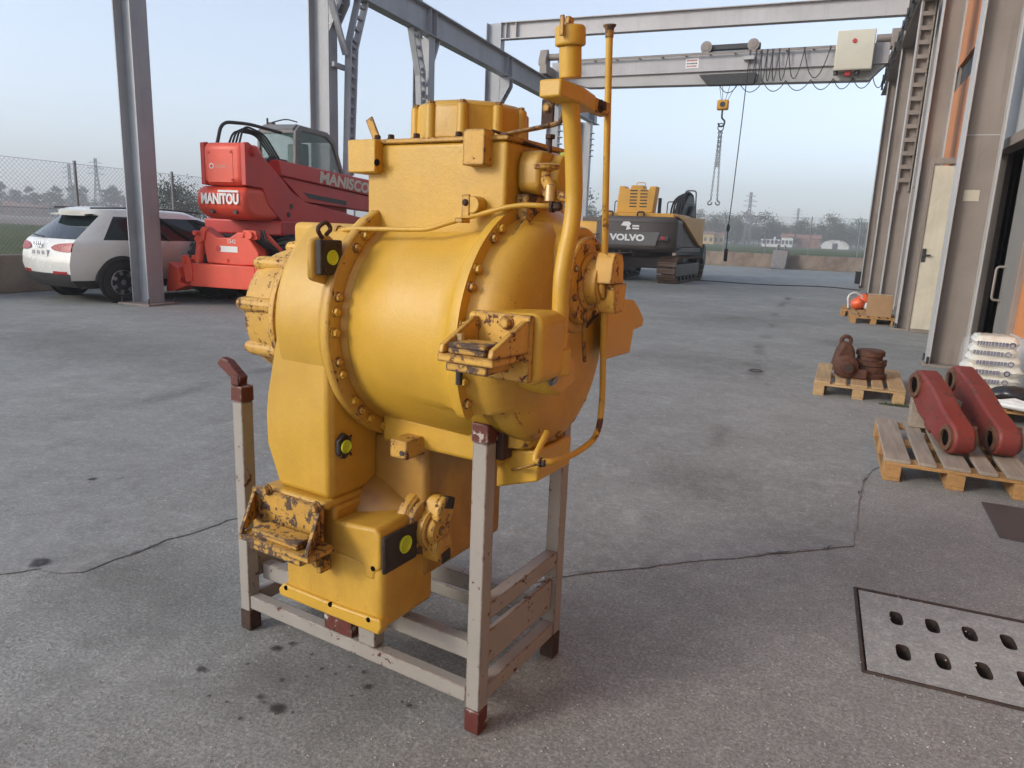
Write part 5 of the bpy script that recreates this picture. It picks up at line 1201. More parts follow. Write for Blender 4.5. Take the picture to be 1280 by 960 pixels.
# ---- excavator
FE = Fr(gnd(843, 356), 3.0)
ex = thing('excavator', 'tracked excavator with dark grey counterweight and slotted yellow engine hood', 'excavator', FE.o, FE.rz)
M_EY = plain('excavator_yellow', (.66, .33, .035), .45, var=.06, scale=2, dirt=(.38, .2, .04), dirt_amt=.25)
M_EG = plain('excavator_dark_grey', (.080, .064, .056), .5, var=.12, scale=2)
M_TRK = plain('rusty_track', (.10, .060, .042), .7, .3, var=.4, scale=6)
def EB(name, b, mat, bev=.02, par=None, seg=3): return b.build(name, mat, par or ex, bev=bev, seg=seg)
cxm = -1.42
# tracks with shoes
TL, TR_ = 4.45, .40
for u0 in (-.62, -3.0):
    trk = MB(); trk.box(u0+.10, u0+.52, .45, TL-.45, .20, .62); tf_ = EB('track_frame', trk, M_EG, .04)
    n = 46; per = []
    Lf = TL-2*TR_
    tot = 2*Lf+2*pi*TR_
    sh = MB(); sh.box(-.30, .30, -.085, .085, -.02, .02); sh.box(-.30, .30, -.07, -.05, .02, .045); sh.box(-.30, .30, .02, .04, .02, .045); shm = sh.mesh('track_shoe', M_TRK, 0)
    for i in range(n):
        s_ = tot*i/n
        if s_ < Lf: y, z, a = TR_+s_, 2*TR_, 0
        elif s_ < Lf+pi*TR_: t = (s_-Lf)/TR_; y, z, a = TL-TR_+TR_*sin(t), TR_+TR_*cos(t), -t
        elif s_ < 2*Lf+pi*TR_: y, z, a = TL-TR_-(s_-Lf-pi*TR_), 0, pi
        else: t = (s_-2*Lf-pi*TR_)/TR_; y, z, a = TR_-TR_*sin(t), TR_-TR_*cos(t), pi-t
        inst('track_shoe', shm, tf_, (u0+.31, y, z+.025 if a not in (pi,) else z+.05), (a, 0, 0))
    for y, r in ((TR_, .33), (TL-TR_, .33)): b = MB(); b.cyl((u0+.14, y, TR_+.02), (u0+.48, y, TR_+.02), r, n=18); EB('sprocket', b, M_DARK, .01, par=tf_)
    for k_ in range(6): b = MB(); b.cyl((u0+.12, .8+k_*.56, .16), (u0+.50, .8+k_*.56, .16), .11, n=12); EB('roller', b, M_DARK, .006, par=tf_)
b = MB(); b.box(-2.5, -.5, 1.4, 3.2, .42, .80); EB('undercarriage', b, M_EG, .05)
b = MB(); b.cyl((cxm, 2.3, .80), (cxm, 2.3, 1.02), .70, n=28); EB('slew_ring', b, M_DARK, .01)
b = MB(); b.box(-2.75, -.12, .25, 4.1, 1.0, 1.16); EB('deck', b, M_EG, .02)
# counterweight with rounded corners
cwp = []
for i in range(13):
    f = i/12*2-1; cwp.append((cxm+1.36*f, -.42+.42*abs(f)**3.2))
cwp = [(cxm-1.38, .75)]+cwp+[(cxm+1.38, .75)]
b = MB(); b.prism(cwp, 'z', 1.05, 2.10); cwo = EB('counterweight', b, M_EG, .15, seg=5)
b = MB(); b.prism([(-2.42, 1.20), (-.62, 1.20), (-.50, 1.62), (-2.50, 1.62)], 'y', -.425, -.417); EB('name_panel', b, plain('name_panel_grey', (.10, .094, .09), .5), 0, par=cwo)
inst('lettering', text_mesh('VOLVO', .27, .004, M_WHITE, bold=.012, sx=1.25), cwo, (-1.55, -.432, 1.42), frame_rot((1, 0, 0), (0, 0, 1)))
b = MB(); b.prism([(-1.78, 1.80), (-1.70, 1.92), (-1.52, 1.93), (-1.44, 1.86), (-1.50, 1.78), (-1.44, 1.70), (-1.60, 1.66), (-1.58, 1.78)], 'y', -.432, -.424); b.build('dealer_emblem', M_WHITE, cwo)
for zz in (1.72, 1.80): b = MB(); b.box(-1.40, -1.18, -.430, -.424, zz-.03, zz+.02); b.build('dealer_text', M_WHITE, cwo)
for s_ in (-1, 1):
    xx = cxm+s_*1.0; b = MB(); b.box(xx-.22, xx+.30*s_, -.43+.14, -.25+.05, 1.30, 1.52)
    b = MB(); b.box(xx-.20, xx+.20, -.395, -.30, 1.36, 1.52); EB('lamp_recess', b, M_DARK, .02, par=cwo)
    b = MB(); b.box(xx+s_*.02-.07, xx+s_*.02+.07, -.402, -.38, 1.39, 1.49); EB('tail_light', b, M_LAMP, .01, par=cwo)
    b = MB(); b.tube(curve_path([(cxm+s_*.52-.11-.35, -.1, 2.09), (cxm+s_*.52-.11-.35, -.1, 2.24), (cxm+s_*.52+.11-.35, -.1, 2.24), (cxm+s_*.52+.11-.35, -.1, 2.09)], .09), .03, 8); EB('lifting_eye', b, M_DARK, 0, par=cwo)
b = MB(); b.prism([(0, 1.18), (0, 2.09), (.40, 2.09), (.40, 1.18)], 'x', -2.7, -.12); EB('engine_bay', b, M_EG, .02)
b = MB(); b.box(-2.60, -.20, .02, 2.3, 2.09, 2.22); EB('deck_top', b, M_EY, .03)
for xx in (-2.3, -.5):
    b = MB(); b.tube(curve_path([(xx-.16, .9, 2.2), (xx-.16, .9, 2.62), (xx+.16, .9, 2.62), (xx+.16, .9, 2.2)], .08), .018, 7); EB('guard_rail', b, M_DARK, 0)
b = MB(); b.box(-2.78, -.06, -.33, .76, 1.70, 1.712)
for zz in (1.24, 1.90): b = MB(); b.prism([(cxm+(x-cxm)*1.003, y-.004) for x, y in cwp], 'z', zz, zz+.012); EB('seam', b, M_DARK, 0, par=cwo)
b = MB(); b.cyl((-1.0, 1.2, 2.2), (-1.0, 1.2, 2.75), .06, n=12); EB('exhaust', b, M_DARK, .004)
# raised engine hood, standing open, with louvres
hood = MB(); hood.prism([(-2.18, 2.22), (-.96, 2.22), (-.88, 3.06), (-1.10, 3.06), (-1.12, 2.96), (-1.30, 2.96), (-1.32, 3.09), (-1.72, 3.09), (-1.74, 2.98), (-1.90, 2.98), (-1.92, 3.06), (-2.12, 3.06)], 'y', .20, .62); ho = EB('engine_hood', hood, M_EY, .03)
for r_ in range(2):
    for q in range(3):
        for c_i in range(2):
            xx = -1.62+c_i*.34; zz = 2.42+r_*.30+q*.10; b = MB(); b.box(xx-.12, xx+.12, .192, .199, zz-.018, zz+.018); EB('louvre', b, M_DARK, 0, par=ho)
b = MB(); b.tube(curve_path([(-1.58, .35, 3.06), (-1.58, .35, 3.18), (-1.30, .35, 3.18), (-1.30, .35, 3.06)], .05), .015, 6); EB('hood_handle', b, M_EY, 0, par=ho)
# right side panel, cab (left), rails, boom
sd_ = MB(); sd_.prism([(-.10, 2.13), (4.1, 2.20), (4.1, 1.16), (3.4, 1.25), (2.4, 1.55), (.9, 1.98)], 'x', -.16, -.04); EB('side_panel', sd_, M_EY, .02)
sd_ = MB(); sd_.box(-.5, -.165, .76, 4.0, 1.16, 2.1); EB('tank_side', sd_, M_EG, .03)
inst('lettering', text_mesh('EC240C', .16, .002, M_WHITE, sx=.9), ex, (-.035, 1.2, 1.45), frame_rot((0, 1, 0), (0, 0, 1))) if False else None
b = MB(); b.box(-2.75, -1.85, 2.2, 3.9, 1.16, 3.0); EB('cab', b, M_DARK, .10, seg=4)
b = MB(); b.box(-2.60, -2.0, 2.185, 2.20, 2.2, 2.85); EB('cab_rear_glass', b, M_CABGL, 0)
b = MB(); b.tube(curve_path([(.0, 2.2, 2.15), (-.04, 2.2, 3.06), (-.40, 2.2, 3.06), (-.42, 2.2, 2.6)], .10), .022, 8); b.cyl((-.42, 2.2, 2.62), (-.12, 2.2, 2.60), .018, n=6); EB('hand_rail', b, M_DARK, 0)
M_ARM = plain('dark_green_boom', (.022, .032, .030), .5, var=.3)
b = MB(); b.prism([(3.4, 1.4), (3.2, 1.9), (4.0, 2.75), (4.7, 3.12), (5.4, 3.05), (6.2, 2.2), (6.4, 1.2), (6.1, 1.2), (5.6, 2.2), (5.0, 2.45), (4.2, 1.9)], 'x', -1.10, -.78); EB('boom', b, M_ARM, .04)
for s_ in (-1.22, -.70): b = MB(); b.cyl((s_, 3.5, 1.5), (s_, 4.8, 2.6), .10, n=12); EB('boom_ram', b, M_ARM, .004)
for k_ in range(5): b = MB(); b.tube(curve_path([(-1.15+.09*k_, 3.3, 1.8), (-1.15+.09*k_, 3.5, 2.7+.05*k_), (-1.1+.08*k_, 4.3, 3.02+.04*k_), (-1.05+.07*k_, 5.1, 3.05)], .5), .035, 7); EB('boom_hose', b, M_BLACK, 0)
b = MB(); b.prism([(5.9, .3), (6.3, 1.3), (6.7, 1.2), (6.8, .6), (6.5, .12), (6.0, .05)], 'x', -1.5, -.4); EB('bucket', b, M_ARM, .05)

# ---- second yellow machine seen past the filler pipe
pq = gnd(705, 340); Y2 = 27.0
q0 = on(703, 272, 'Y', Y2); q1 = on(748, 300, 'Y', Y2)
yl = thing('wheel_loader', 'yellow wheel loader with louvred rear grille standing left of the excavator', 'wheel loader', (q0.x+.72, Y2, 0), 0)
b = MB(); b.prism([(0, .62), (0, 1.62), (.15, 1.98), (2.2, 1.98), (2.3, .62)], 'x', -.75, .95); lo = b.build('engine_cover', M_EY, yl, bev=.06, seg=3)
for s_ in (-.45, .0, .45):
    for q in range(4): b = MB(); b.box(s_-.05, s_+.30, -.012, .0, 1.10+q*.12, 1.16+q*.12); b.build('louvre', M_DARK, lo)
b = MB(); b.box(-.85, 1.05, -.15, .35, .52, .95); b.build('counterweight', M_EY, yl, bev=.06, seg=3)
for s_ in (-1, 1):
    for y in (1.2, 4.2):
        w_ = inst('wheel', WT2, yl, (.1+s_*.85, y, .62), (0, 0, 0 if s_ > 0 else pi)); inst('rim', WR2, w_)
b = MB(); b.box(-.5, .7, 2.3, 4.6, .65, 1.3); b.build('front_frame', M_EY, yl, bev=.05)
b = MB(); b.box(-.6, .8, 2.2, 3.2, 1.3, 2.2); b.build('cab_base', M_EG, yl, bev=.04)
b = MB(); b.prism([(4.6, .3), (4.7, 1.0), (5.2, 1.1), (5.6, .3), (5.0, .12)], 'x', -1.2, 1.4); b.build('bucket', M_EG, yl, bev=.03)
# ------------------------------------------------------------------ pallets and loose goods
def wood_mat(name, c):
    k = NT(name); g = k.noise(3.0, 4, .6); s = k.vmul((22, 1.4, 22)); gr = k.noise(1.6, 6, .65, co=s, dist=.6)
    col = k.mix(k.ramp(gr, .3, .72), tuple(x*1.15 for x in c), tuple(x*.62 for x in c)); col = k.mix(k.ramp(g, .45, .75, 0, .5), col, tuple(x*.5 for x in c))
    oi = k.n('ShaderNodeObjectInfo'); col = k.mix(k.ramp(oi.outputs['Random'], 0, 1, 0, .35), col, tuple(x*.55 for x in c))
    k.l(col, k.b.inputs['Base Color']); k.b.inputs['Roughness'].default_value = .8; k.bump(gr, .35, .004); return k.m
M_WOODG = wood_mat('weathered_grey_wood', (.36, .30, .235)); M_WOODY = wood_mat('pale_pine', (.48, .32, .155)); M_WOODO = wood_mat('orange_pine', (.46, .25, .09))
def pallet(label, loc, rz, deck, under):
    p = thing('wooden_pallet', label, 'pallet', loc, rz, 'wooden pallets')
    def bd(nm, x0, x1, y0, y1, z0, z1, m_): b = MB(); b.box(x0, x1, y0, y1, z0, z1); o = b.build(nm, m_, p, bev=.003, seg=1); return o
    for x0, x1 in ((0, .145), (.1885, .2885), (.3275, .4725), (.5115, .6115), (.655, .80)): bd('deck_board', x0, x1, rg.uniform(-.004, .004), 1.2+rg.uniform(-.004, .004), .122, .144, deck)
    for y in (0, .5275, 1.055): bd('cross_board', .0, .80, y, y+.145, .0995, .1215, under)
    for x0, x1 in ((0, .10), (.35, .45), (.70, .80)):
        bd('bottom_board', x0, x1, 0, 1.2, 0, .022, under)
        for y in (0, .5275, 1.055): bd('block', x0, x1, y+.001, y+.144, .0225, .099, under)
    return p
p1 = pallet('grey weathered pallet carrying the two red link arms', (.535, 4.93, 0), RD(-1), M_WOODG, M_WOODO)
p2 = pallet('pale pallet carrying two rusty axle parts', (.10, 7.50, 0), RD(-2), M_WOODY, M_WOODY)
p3 = pallet('pallet under the wrapped sacks by the workshop doorway', (1.16, 7.15, 0), RD(-4), M_WOODO, M_WOODO)
# ---- red link arms
M_LINK = worn('red_casting_paint', (.185, .028, .022), rust=(.06, .026, .018), chips=.60, cscale=14, edge=.01, rough=.5, dirt=(.10, .03, .02), dirt_amt=.5)
M_LINKE = plain('worn_brown_edge', (.12, .055, .03), .7, .1, var=.4, scale=20, bump=.3)
def link_arm(label, A, B, group):
    """A upper boss centre, B lower boss centre; plate stands on edge, bosses across"""
    A = V(A); B = V(B); d = (B-A).normalized(); side = d.cross(V((0, 0, 1))).normalized(); up = side.cross(d); L = (B-A).length
    o = thing('link_arm', label, 'link arm', (0, 0, 0), 0, group)
    def T(x, y, z): return A+d*x+side*y+up*z
    def pr(poly, t0, t1, nm, mat, bev=.008):
        n = len(poly); b = MB(); b.add([T(x, t0, z) for x, z in poly]+[T(x, t1, z) for x, z in poly], [tuple(range(n-1, -1, -1)), tuple(range(n, 2*n))]+[(i, (i+1) % n, n+(i+1) % n, n+i) for i in range(n)]); return b.build(nm, mat, o, bev=bev, seg=3)
    r0, r1 = .112, .105; th = .066
    pts = [(r0*cos(RD(a)), r0*sin(RD(a))) for a in range(100, 281, 15)]; pts2 = [(L+r1*cos(RD(a)), r1*sin(RD(a))) for a in range(-80, 81, 16)]
    pr(pts+[(L*.25, -.135), (L*.6, -.125)]+pts2+[(L*.72, .10), (L*.35, .125)], -th, th, 'arm_body', M_LINK, .018)
    for x, r in ((0, .090), (L, .084)):
        for s_ in (-1, 1):
            b = MB(); b.lathe([(0, r), (.016, r), (.018, r*.92), (.018, r*.66), (-.04, r*.62), (-.04, .001)], T(x, s_*th, 0), side*s_, 28, caps=False); b.build('boss', M_LINKE, o)
            b = MB(); b.cyl(T(x, s_*(th-.03), 0), T(x, s_*(th+.004), 0), r*.65, n=24); b.build('bore', M_HOLE, o)
    b = MB(); b.lathe([(0, .06), (.014, .06), (.015, .04), (-.02, .038)], T(L*.22, -th, .0), -side, 20, caps=False); b.build('small_boss', M_LINKE, o)
    pr([(L*.36, -.19), (L*.52, -.19), (L*.55, -.10), (L*.34, -.10)], -th-.05, th*.4, 'foot_lug', M_LINK, .006)
    b = MB(); b.cyl(T(L*.97, -th-.03, .075), T(L*.97, -th+.01, .075), .014, n=8); b.build('grease_nipple', M_LINKE, o)
    return o
def pxz(px, py, z): return gnd(px, py, z)
A1, B1 = pxz(1157, 482, .49), pxz(1197, 548, .252); A2, B2 = pxz(1202, 476, .49), pxz(1254, 550, .252)
la1 = link_arm('red cast link arm nearest the open edge of the grey pallet', A1, B1, None)
la2 = link_arm('red cast link arm lying nearest the workshop wall on the grey pallet', A2, B2, None)
b = MB(); mid = A2.lerp(A1, .5)
b = MB(); b.box(min(A1.x, A2.x)-.05, max(A1.x, A2.x)+.1, mid.y-.06, mid.y+.06, .145, .375); tag(b.build('timber_block', M_WOODG, bev=.006), 'short grey timber block propping the raised ends of the red link arms', 'timber')
# ---- rusty axle parts
M_AXR = plain('rusty_brown_iron', (.085, .034, .020), .75, .15, var=.5, scale=18, bump=.5, bscale=60)
h1 = thing('axle_knuckle', 'rusty axle knuckle with upright eye on the pale pallet', 'axle part', (.36, 7.95, .144), RD(10))
b = MB(); b.lathe([(-.06, .10), (-.05, .115), (.05, .115), (.06, .10), (.07, .06), (.12, .055)], (0, -.10, .115), (0, -1, 0), 24); b.build('hub_flange', M_AXR, h1, bev=.006)
b = MB(); b.cyl((0, -.22, .115), (0, -.225, .115), .028, n=14); b.build('bore', M_DARK, h1)
b = MB(); b.prism([(-.11, .10), (.11, .10), (.085, .26), (.045, .34), (-.035, .36), (-.075, .27)], 'y', -.06, .10); b.build('knuckle_body', M_AXR, h1, bev=.025)
b = MB(); b.tube([(0+.045*cos(a), .02, .36+.045*sin(a)) for a in [2*pi*i/16 for i in range(16)]], .020, 8, True); b.build('eye', M_AXR, h1)
b = MB(); b.box(-.06, .06, -.04, .12, .0, .12); b.build('base', M_AXR, h1, bev=.012)
h2 = thing('wheel_hub', 'rusty stepped wheel hub on the pale pallet beside the knuckle', 'axle part', (.60, 8.05, .144), 0)
b = MB(); b.lathe([(0, .17), (.04, .175), (.05, .15), (.12, .148), (.13, .16), (.17, .16), (.18, .12), (.22, .118), (.225, .135), (.27, .135), (.28, .12), (.28, .08)], (0, 0, 0), (0, 0, 1), 32); b.build('hub_body', M_AXR, h2)
for k_ in range(8): a = 2*pi*k_/8; bolt(h2, (.145*cos(a), .145*sin(a), .17), (0, 0, 1), .014, .018, M_AXR)
b = MB(); b.box(-.16, -.02, -.24, -.16, .0, .10); b.build('caliper_lug', M_AXR, h2, bev=.015)
# ---- wrapped sacks
k = NT('paper_sack'); g = k.noise(7, 5, .6); col = k.mix(k.ramp(g, .35, .7), (.62, .58, .45), (.74, .72, .64)); st_ = k.ramp(k.noise(2.0, 3, co=k.vmul((1, 1, 9))), .52, .60, 0, .45); col = k.mix(st_, col, (.62, .50, .20)); k.l(col, k.b.inputs['Base Color']); k.b.inputs['Roughness'].default_value = .35; k.b.inputs['Coat Weight'].default_value = .5; k.b.inputs['Coat Roughness'].default_value = .15; k.bump(k.noise(26, 4), .5, .012); M_SACK = k.m
M_PRINT = plain('blue_grey_print', (.05, .055, .12), .5)
def sack_mesh(seed):
    r = random.Random(seed); b = MB(); nx, ny = 14, 9; lx, ly, h = .27, .19, .105
    def P_(i, j, top):
        x = -1+2*i/(nx-1); y = -1+2*j/(ny-1); e = (1-abs(x)**6)*(1-abs(y)**6)
        return (x*lx*(1-.05*y*y), y*ly*(1-.04*x*x), h*.5+(1 if top else -1)*h*.5*e**.35*(1 if e > 0 else 0)+r.uniform(-.003, .003))
    V_ = [[P_(i, j, t) for j in range(ny) for i in range(nx)] for t in (1, 0)]
    off = nx*ny; fs = []
    for t in (0, 1):
        for j in range(ny-1):
            for i in range(nx-1): a = t*off+j*nx+i; fs.append((a, a+1, a+nx+1, a+nx))
    b.add(V_[0]+V_[1], fs); me = b.mesh('sack', M_SACK, 0); me.shade_smooth(); return me
SM = [sack_mesh(i) for i in range(3)]
base = V((1.615, 7.84, .146)); lay = 6
SLB = ['topmost paper sack on the wrapped stack by the doorway', 'paper sack directly under the topmost sack of the wrapped stack', 'paper sack third from the top of the wrapped stack', 'paper sack third from the bottom of the wrapped stack', 'paper sack resting on the bottom sack of the wrapped stack', 'bottom paper sack of the wrapped stack lying on the pallet']
for i in range(lay):
    sk = thing('paper_sack', SLB[lay-1-i], 'sack', (base.x+rg.uniform(-.02, .02)-(.05 if i == 1 else 0), base.y+rg.uniform(-.015, .015), base.z+i*.086), RD(-4+rg.uniform(-5, 5)), 'sacks in the wrapped stack')
    so_ = inst('sack_body', SM[i % 3], sk); so_.scale = (.92-.05*i*(i > 2), 1.05, 1.12)
    pm = MB(); xx = -.16
    while xx < .06: ww = rg.uniform(.014, .026); pm.box(xx, xx+ww, -.207, -.2055, .030, .068); xx += ww+.006
    pm.lathe([(0, .026), (.0015, .026), (.0015, .015), (0, .015)], (.11, -.2055, .049), (0, -1, 0), 18, caps=False); pm.build('print', M_PRINT, sk)['kind'] = 'stuff'
k = NT('clear_stretch_film'); k.b.inputs['Base Color'].default_value = (.9, .9, .92, 1); k.b.inputs['Roughness'].default_value = .18; k.b.inputs['Alpha'].default_value = .16; k.bump(k.noise(9, 5, .6, co=k.vmul((1, 1, 3)), dist=1.0), .8, .02); M_FILM = k.m
b = MB(); ring = []
for j, (z, gx, gy) in enumerate(((.155, .33, .24), (.25, .305, .225), (.40, .30, .222), (.52, .30, .222), (.62, .285, .21), (.675, .22, .14))):
    for i in range(28):
        a = 2*pi*i/28; e = .45; q = rg.uniform(.99, 1.02); ring.append((base.x+.0+gx*.88*q*math.copysign(abs(cos(a))**e, cos(a)), base.y+gy*q*math.copysign(abs(sin(a))**e, sin(a)), z+rg.uniform(-.012, .012)))
b.add(ring, [(j*28+i, j*28+(i+1) % 28, (j+1)*28+(i+1) % 28, (j+1)*28+i) for j in range(5) for i in range(28)]+[tuple(5*28+i for i in range(28))]); tag(b.build('stretch_film', M_FILM, smooth=60), 'clear stretch film wrapped round the stack of sacks', 'plastic film')
# ---- odds and ends by the sacks
M_BAG = plain('black_plastic_bag', (.02, .02, .022), .3, var=.3, scale=9, bump=.8, bscale=14); M_PIPE = plain('white_plastic_pipe', (.62, .62, .60), .4)
b = MB(); n = 22; m_ = 9; vs = []
for j in range(m_):
    ph = pi*j/(m_-1)
    for i in range(n): a = 2*pi*i/n; q = 1+.14*sin(5*a+j)+rg.uniform(-.05, .05); vs.append((.22*q*sin(ph)*cos(a), .15*q*sin(ph)*sin(a), .11-.11*cos(ph)*(1 if cos(ph) < 0 else .98)))
b.add(vs, [(j*n+i, j*n+(i+1) % n, (j+1)*n+(i+1) % n, (j+1)*n+i) for j in range(m_-1) for i in range(n)])
o = b.build('plastic_bag', M_BAG, smooth=60, loc=(1.72, 7.40, .145)); o.scale = (.8, .8, .7); tag(o, 'crumpled black plastic bag in front of the sacks', 'bag')
for i in range(3):
    b = MB(); p = V((1.42+.05*i, 7.23-.03*i, .175)); d = V((.32, -.22+.1*i, -.0)); b.tube([p+V((0, 0, .0)), p+d*.5+V((0, 0, .02*i)), p+d], .026-.004*i, 12); o = b.build('plastic_pipe', M_PIPE); tag(o, ['white plastic pipe end lying before the sacks', 'white plastic pipe in the middle of the loose pipes', 'thin white plastic pipe leaning by the black bag'][i], 'pipe')
M_CARD = plain('brown_cardboard', (.34, .20, .10), .8, var=.1, scale=5, bump=.15)
b = MB(); b.box(1.47, 1.90, 6.58, 7.02, .0, .02); o = b.build('timber_offcut', M_WOODG, bev=.003); tag(o, 'flat wooden board on the ground before the sacks', 'board')
b = MB(); b.box(1.50, 1.92, 6.30, 6.42, .0, .09); tag(b.build('timber_beam', M_WOODY, bev=.006), 'pale timber beam lying beside the red link arms', 'timber')
# ---- far pallet goods
p4 = pallet('small far pallet under the cardboard box at the second column', (.70, 15.15, 0), RD(0), M_WOODO, M_WOODO)
c0, c1 = on(1090, 396, 'Y', 15.2), on(1118, 370, 'Y', 15.2)
b = MB(); b.box(.98, 1.39, 15.2, 15.75, .1445, .55); bx = thing('cardboard_box', 'brown cardboard box on a pallet by the crane column', 'box', (0, 0, 0)); bo = b.build('carton', M_CARD, bx, bev=.006)
b = MB(); b.box(.981, 1.389, 15.44, 15.50, .5505, .553); b.build('tape', M_CABINET, bx)
p5 = pallet('half hidden far pallet under the orange bags', (.55, 16.55, 0), RD(-3), M_WOODO, M_WOODO)
M_OB = plain('orange_plastic', (.72, .11, .03), .4, var=.2, scale=15)
def lump(name, c, r, mat, label, cat, seed, group=None):
    r_ = random.Random(seed); b = MB(); n, m_ = 16, 9; vs = []
    for j in range(m_):
        ph = pi*j/(m_-1)
        for i in range(n): a = 2*pi*i/n; q = 1+.12*sin(3*a+j*.7+seed)+r_.uniform(-.06, .06); vs.append((c[0]+r[0]*q*sin(ph)*cos(a), c[1]+r[1]*q*sin(ph)*sin(a), c[2]+r[2]*(1-cos(ph))))
    b.add(vs, [(j*n+i, j*n+(i+1) % n, (j+1)*n+(i+1) % n, (j+1)*n+i) for j in range(m_-1) for i in range(n)]); o = b.build(name, mat, smooth=60); return tag(o, label, cat, group)
lump('orange_bag', (.86, 16.72, .144), (.13, .13, .12), M_OB, 'orange plastic bag lying foremost on the far pallet', 'bag', 1)
lump('orange_bag', (.98, 16.95, .144), (.16, .13, .16), M_OB, 'orange plastic bag heaped behind the other orange bag', 'bag', 2)
lump('white_bag', (1.06, 16.70, .144), (.08, .08, .08), M_PIPE, 'small white bag beside the orange bags', 'bag', 3)
b = MB(); b.tube(curve_path([(.70, 16.75, .16), (.66, 16.75, .42), (.80, 16.80, .50), (.95, 16.85, .40)], .12), .02, 8); tag(b.build('white_hose', M_PIPE), 'white hose looped over the orange bags', 'hose')
b = MB(); b.box(1.42, 1.95, 31.2, 31.9, 0, .42); bb = thing('black_crate', 'black box at the foot of the last column', 'box', (0, 0, 0)); b.build('crate_body', M_BLACK, bb, bev=.02); b = MB(); b.box(1.40, 1.97, 31.18, 31.92, .4205, .46); b.build('lid', M_BLACK, bb, bev=.01)
b = MB(); b.tube(curve_path([(1.4, 26.5, .016), (.3, 27.5, .016), (-1.5, 26.2, .016), (-4.0, 26.6, .016)], .8), .014, 6); tag(b.build('ground_cable', M_CABLE), 'black cable lying across the yard towards the excavator', 'cable')
# bucket attachment against the far wall
bc = on(975, 335, 'Z', 0); bk = thing('excavator_bucket', 'grey narrow excavator bucket leaning on the far stained wall', 'bucket', (bc.x, YW-.75, 0), RD(-8))
M_BKT = plain('dull_grey_steel', (.17, .155, .15), .55, .3, var=.2, scale=5)
b = MB(); b.prism([(-.45, 0), (-.05, .02), (.30, .35), (.35, .85), (.22, 1.12), (.05, 1.05), (-.15, .55)], 'x', -.42, .42); b.build('shell', M_BKT, bk, bev=.04)
b = MB(); 
for s_ in (-.2, .2): b.prism([(.0, 1.0), (.28, 1.0), (.25, 1.30), (.08, 1.32)], 'x', s_-.03, s_+.03)
b.build('hanger_ears', M_BKT, bk, bev=.01)
for k_ in range(4): b = MB(); b.prism([(-.62, .0), (-.44, .0), (-.44, .07)], 'x', -.36+k_*.21, -.26+k_*.21); b.build('tooth', M_BKT, bk)

# ------------------------------------------------------------------ country beyond
k = NT('tree_leaves'); oi = k.n('ShaderNodeObjectInfo'); c = k.mix(oi.outputs['Random'], (.050, .070, .026), (.105, .085, .035)); c = k.mix(k.ramp(k.noise(.9, 4), .4, .65), c, (.035, .050, .022)); k.l(c, k.b.inputs['Base Color']); k.b.inputs['Roughness'].default_value = .9; k.b.inputs['Specular IOR Level'].default_value = .1; M_LEAF = k.m
M_BARK = plain('bark', (.075, .058, .045), .9, var=.3)
def tree_meshes(seed, h, wd, kind):
    r = random.Random(seed); b = MB(); b.tube([(0, 0, -.1), (r.uniform(-.1, .1), 0, h*.3), (r.uniform(-.2, .2), .1, h*.6), (0, 0, h*.9)], [h*.028, h*.022, h*.012, h*.004], 7)
    for q in range(7):
        a = r.uniform(0, 6.28); z = h*r.uniform(.25, .65); l = wd*r.uniform(.4, .8); b.tube([(0, 0, z), (l*.5*cos(a), l*.5*sin(a), z+h*.10), (l*cos(a), l*sin(a), z+h*.20)], [h*.010, h*.006, h*.002], 5)
    tr = b.mesh('trunk', M_BARK)
    b = MB(); cl_ = []
    for q in range(26 if kind != 'bush' else 70):
        a = r.uniform(0, 6.28); t = r.random()
        if kind == 'poplar': z = h*(.10+.90*t); rr = wd*.5*max(.15, sin(pi*min(1, .15+.85*(1-t)))**.7)*r.random()**.5
        else: z = h*(.22+.75*t); rr = wd*.5*(max(.05, sin(pi*(.12+.86*t))))**.6*r.random()**.5
        cl_.append((rr*cos(a), rr*sin(a), z, wd*r.uniform(.10, .20)))
    for x, y, z, s_ in cl_:
        for q in range(60):
            d = V((r.gauss(0, 1), r.gauss(0, 1), r.gauss(0, .8)))*s_*.75; e = V((r.uniform(-1, 1), r.uniform(-1, 1), r.uniform(-1, 1))).normalized()*h*.022; f = e.cross(V((r.uniform(-1, 1), r.uniform(-1, 1), r.uniform(-1, 1)))).normalized()*h*.018
            p = V((x, y, z))+d; b.add([p-e, p+f, p+e, p-f], [(0, 1, 2, 3)])
    return tr, b.mesh('crown', M_LEAF, 0, fixn=False)
TMS = [tree_meshes(i, h, w_, kd) for i, (h, w_, kd) in enumerate(((9, 8, 'round'), (12, 9, 'round'), (7, 8, 'round'), (15, 4.5, 'poplar'), (8, 6, 'round'), (13, 4, 'poplar')))]
def tree(px, dist, ti, sc_, label, group):
    d = ray(px, 290); d.z = 0; d.normalize(); p = EYE+d*dist; t = thing('field_tree', label, 'tree', (p.x, p.y, -.02), rg.uniform(0, 6.28), group); t.scale = (sc_, sc_, sc_*rg.uniform(.9, 1.1))
    inst('trunk', TMS[ti][0], t); inst('crown', TMS[ti][1], t)
LT = 'hazy tree in the long row on the horizon beyond the excavator'; G1 = 'trees on the horizon beyond the excavator'
x_ = 870
while x_ < 1100:
    dd = rg.uniform(290, 400); tree(x_, dd, rg.choice((0, 1, 2, 4)), rg.uniform(.8, 1.15), LT, G1); x_ += rg.uniform(3.5, 7)
for px, dd, ti, s_ in ((893, 300, 0, 1.2), (905, 320, 1, 1.0), (965, 310, 1, .9), (998, 320, 0, 1.0), (1050, 330, 2, 1.1), (720, 180, 1, 1.0), (708, 190, 0, 1.1), (735, 220, 0, 1.0), (690, 190, 1, 1.0)): tree(px, dd, ti, s_, LT, G1)
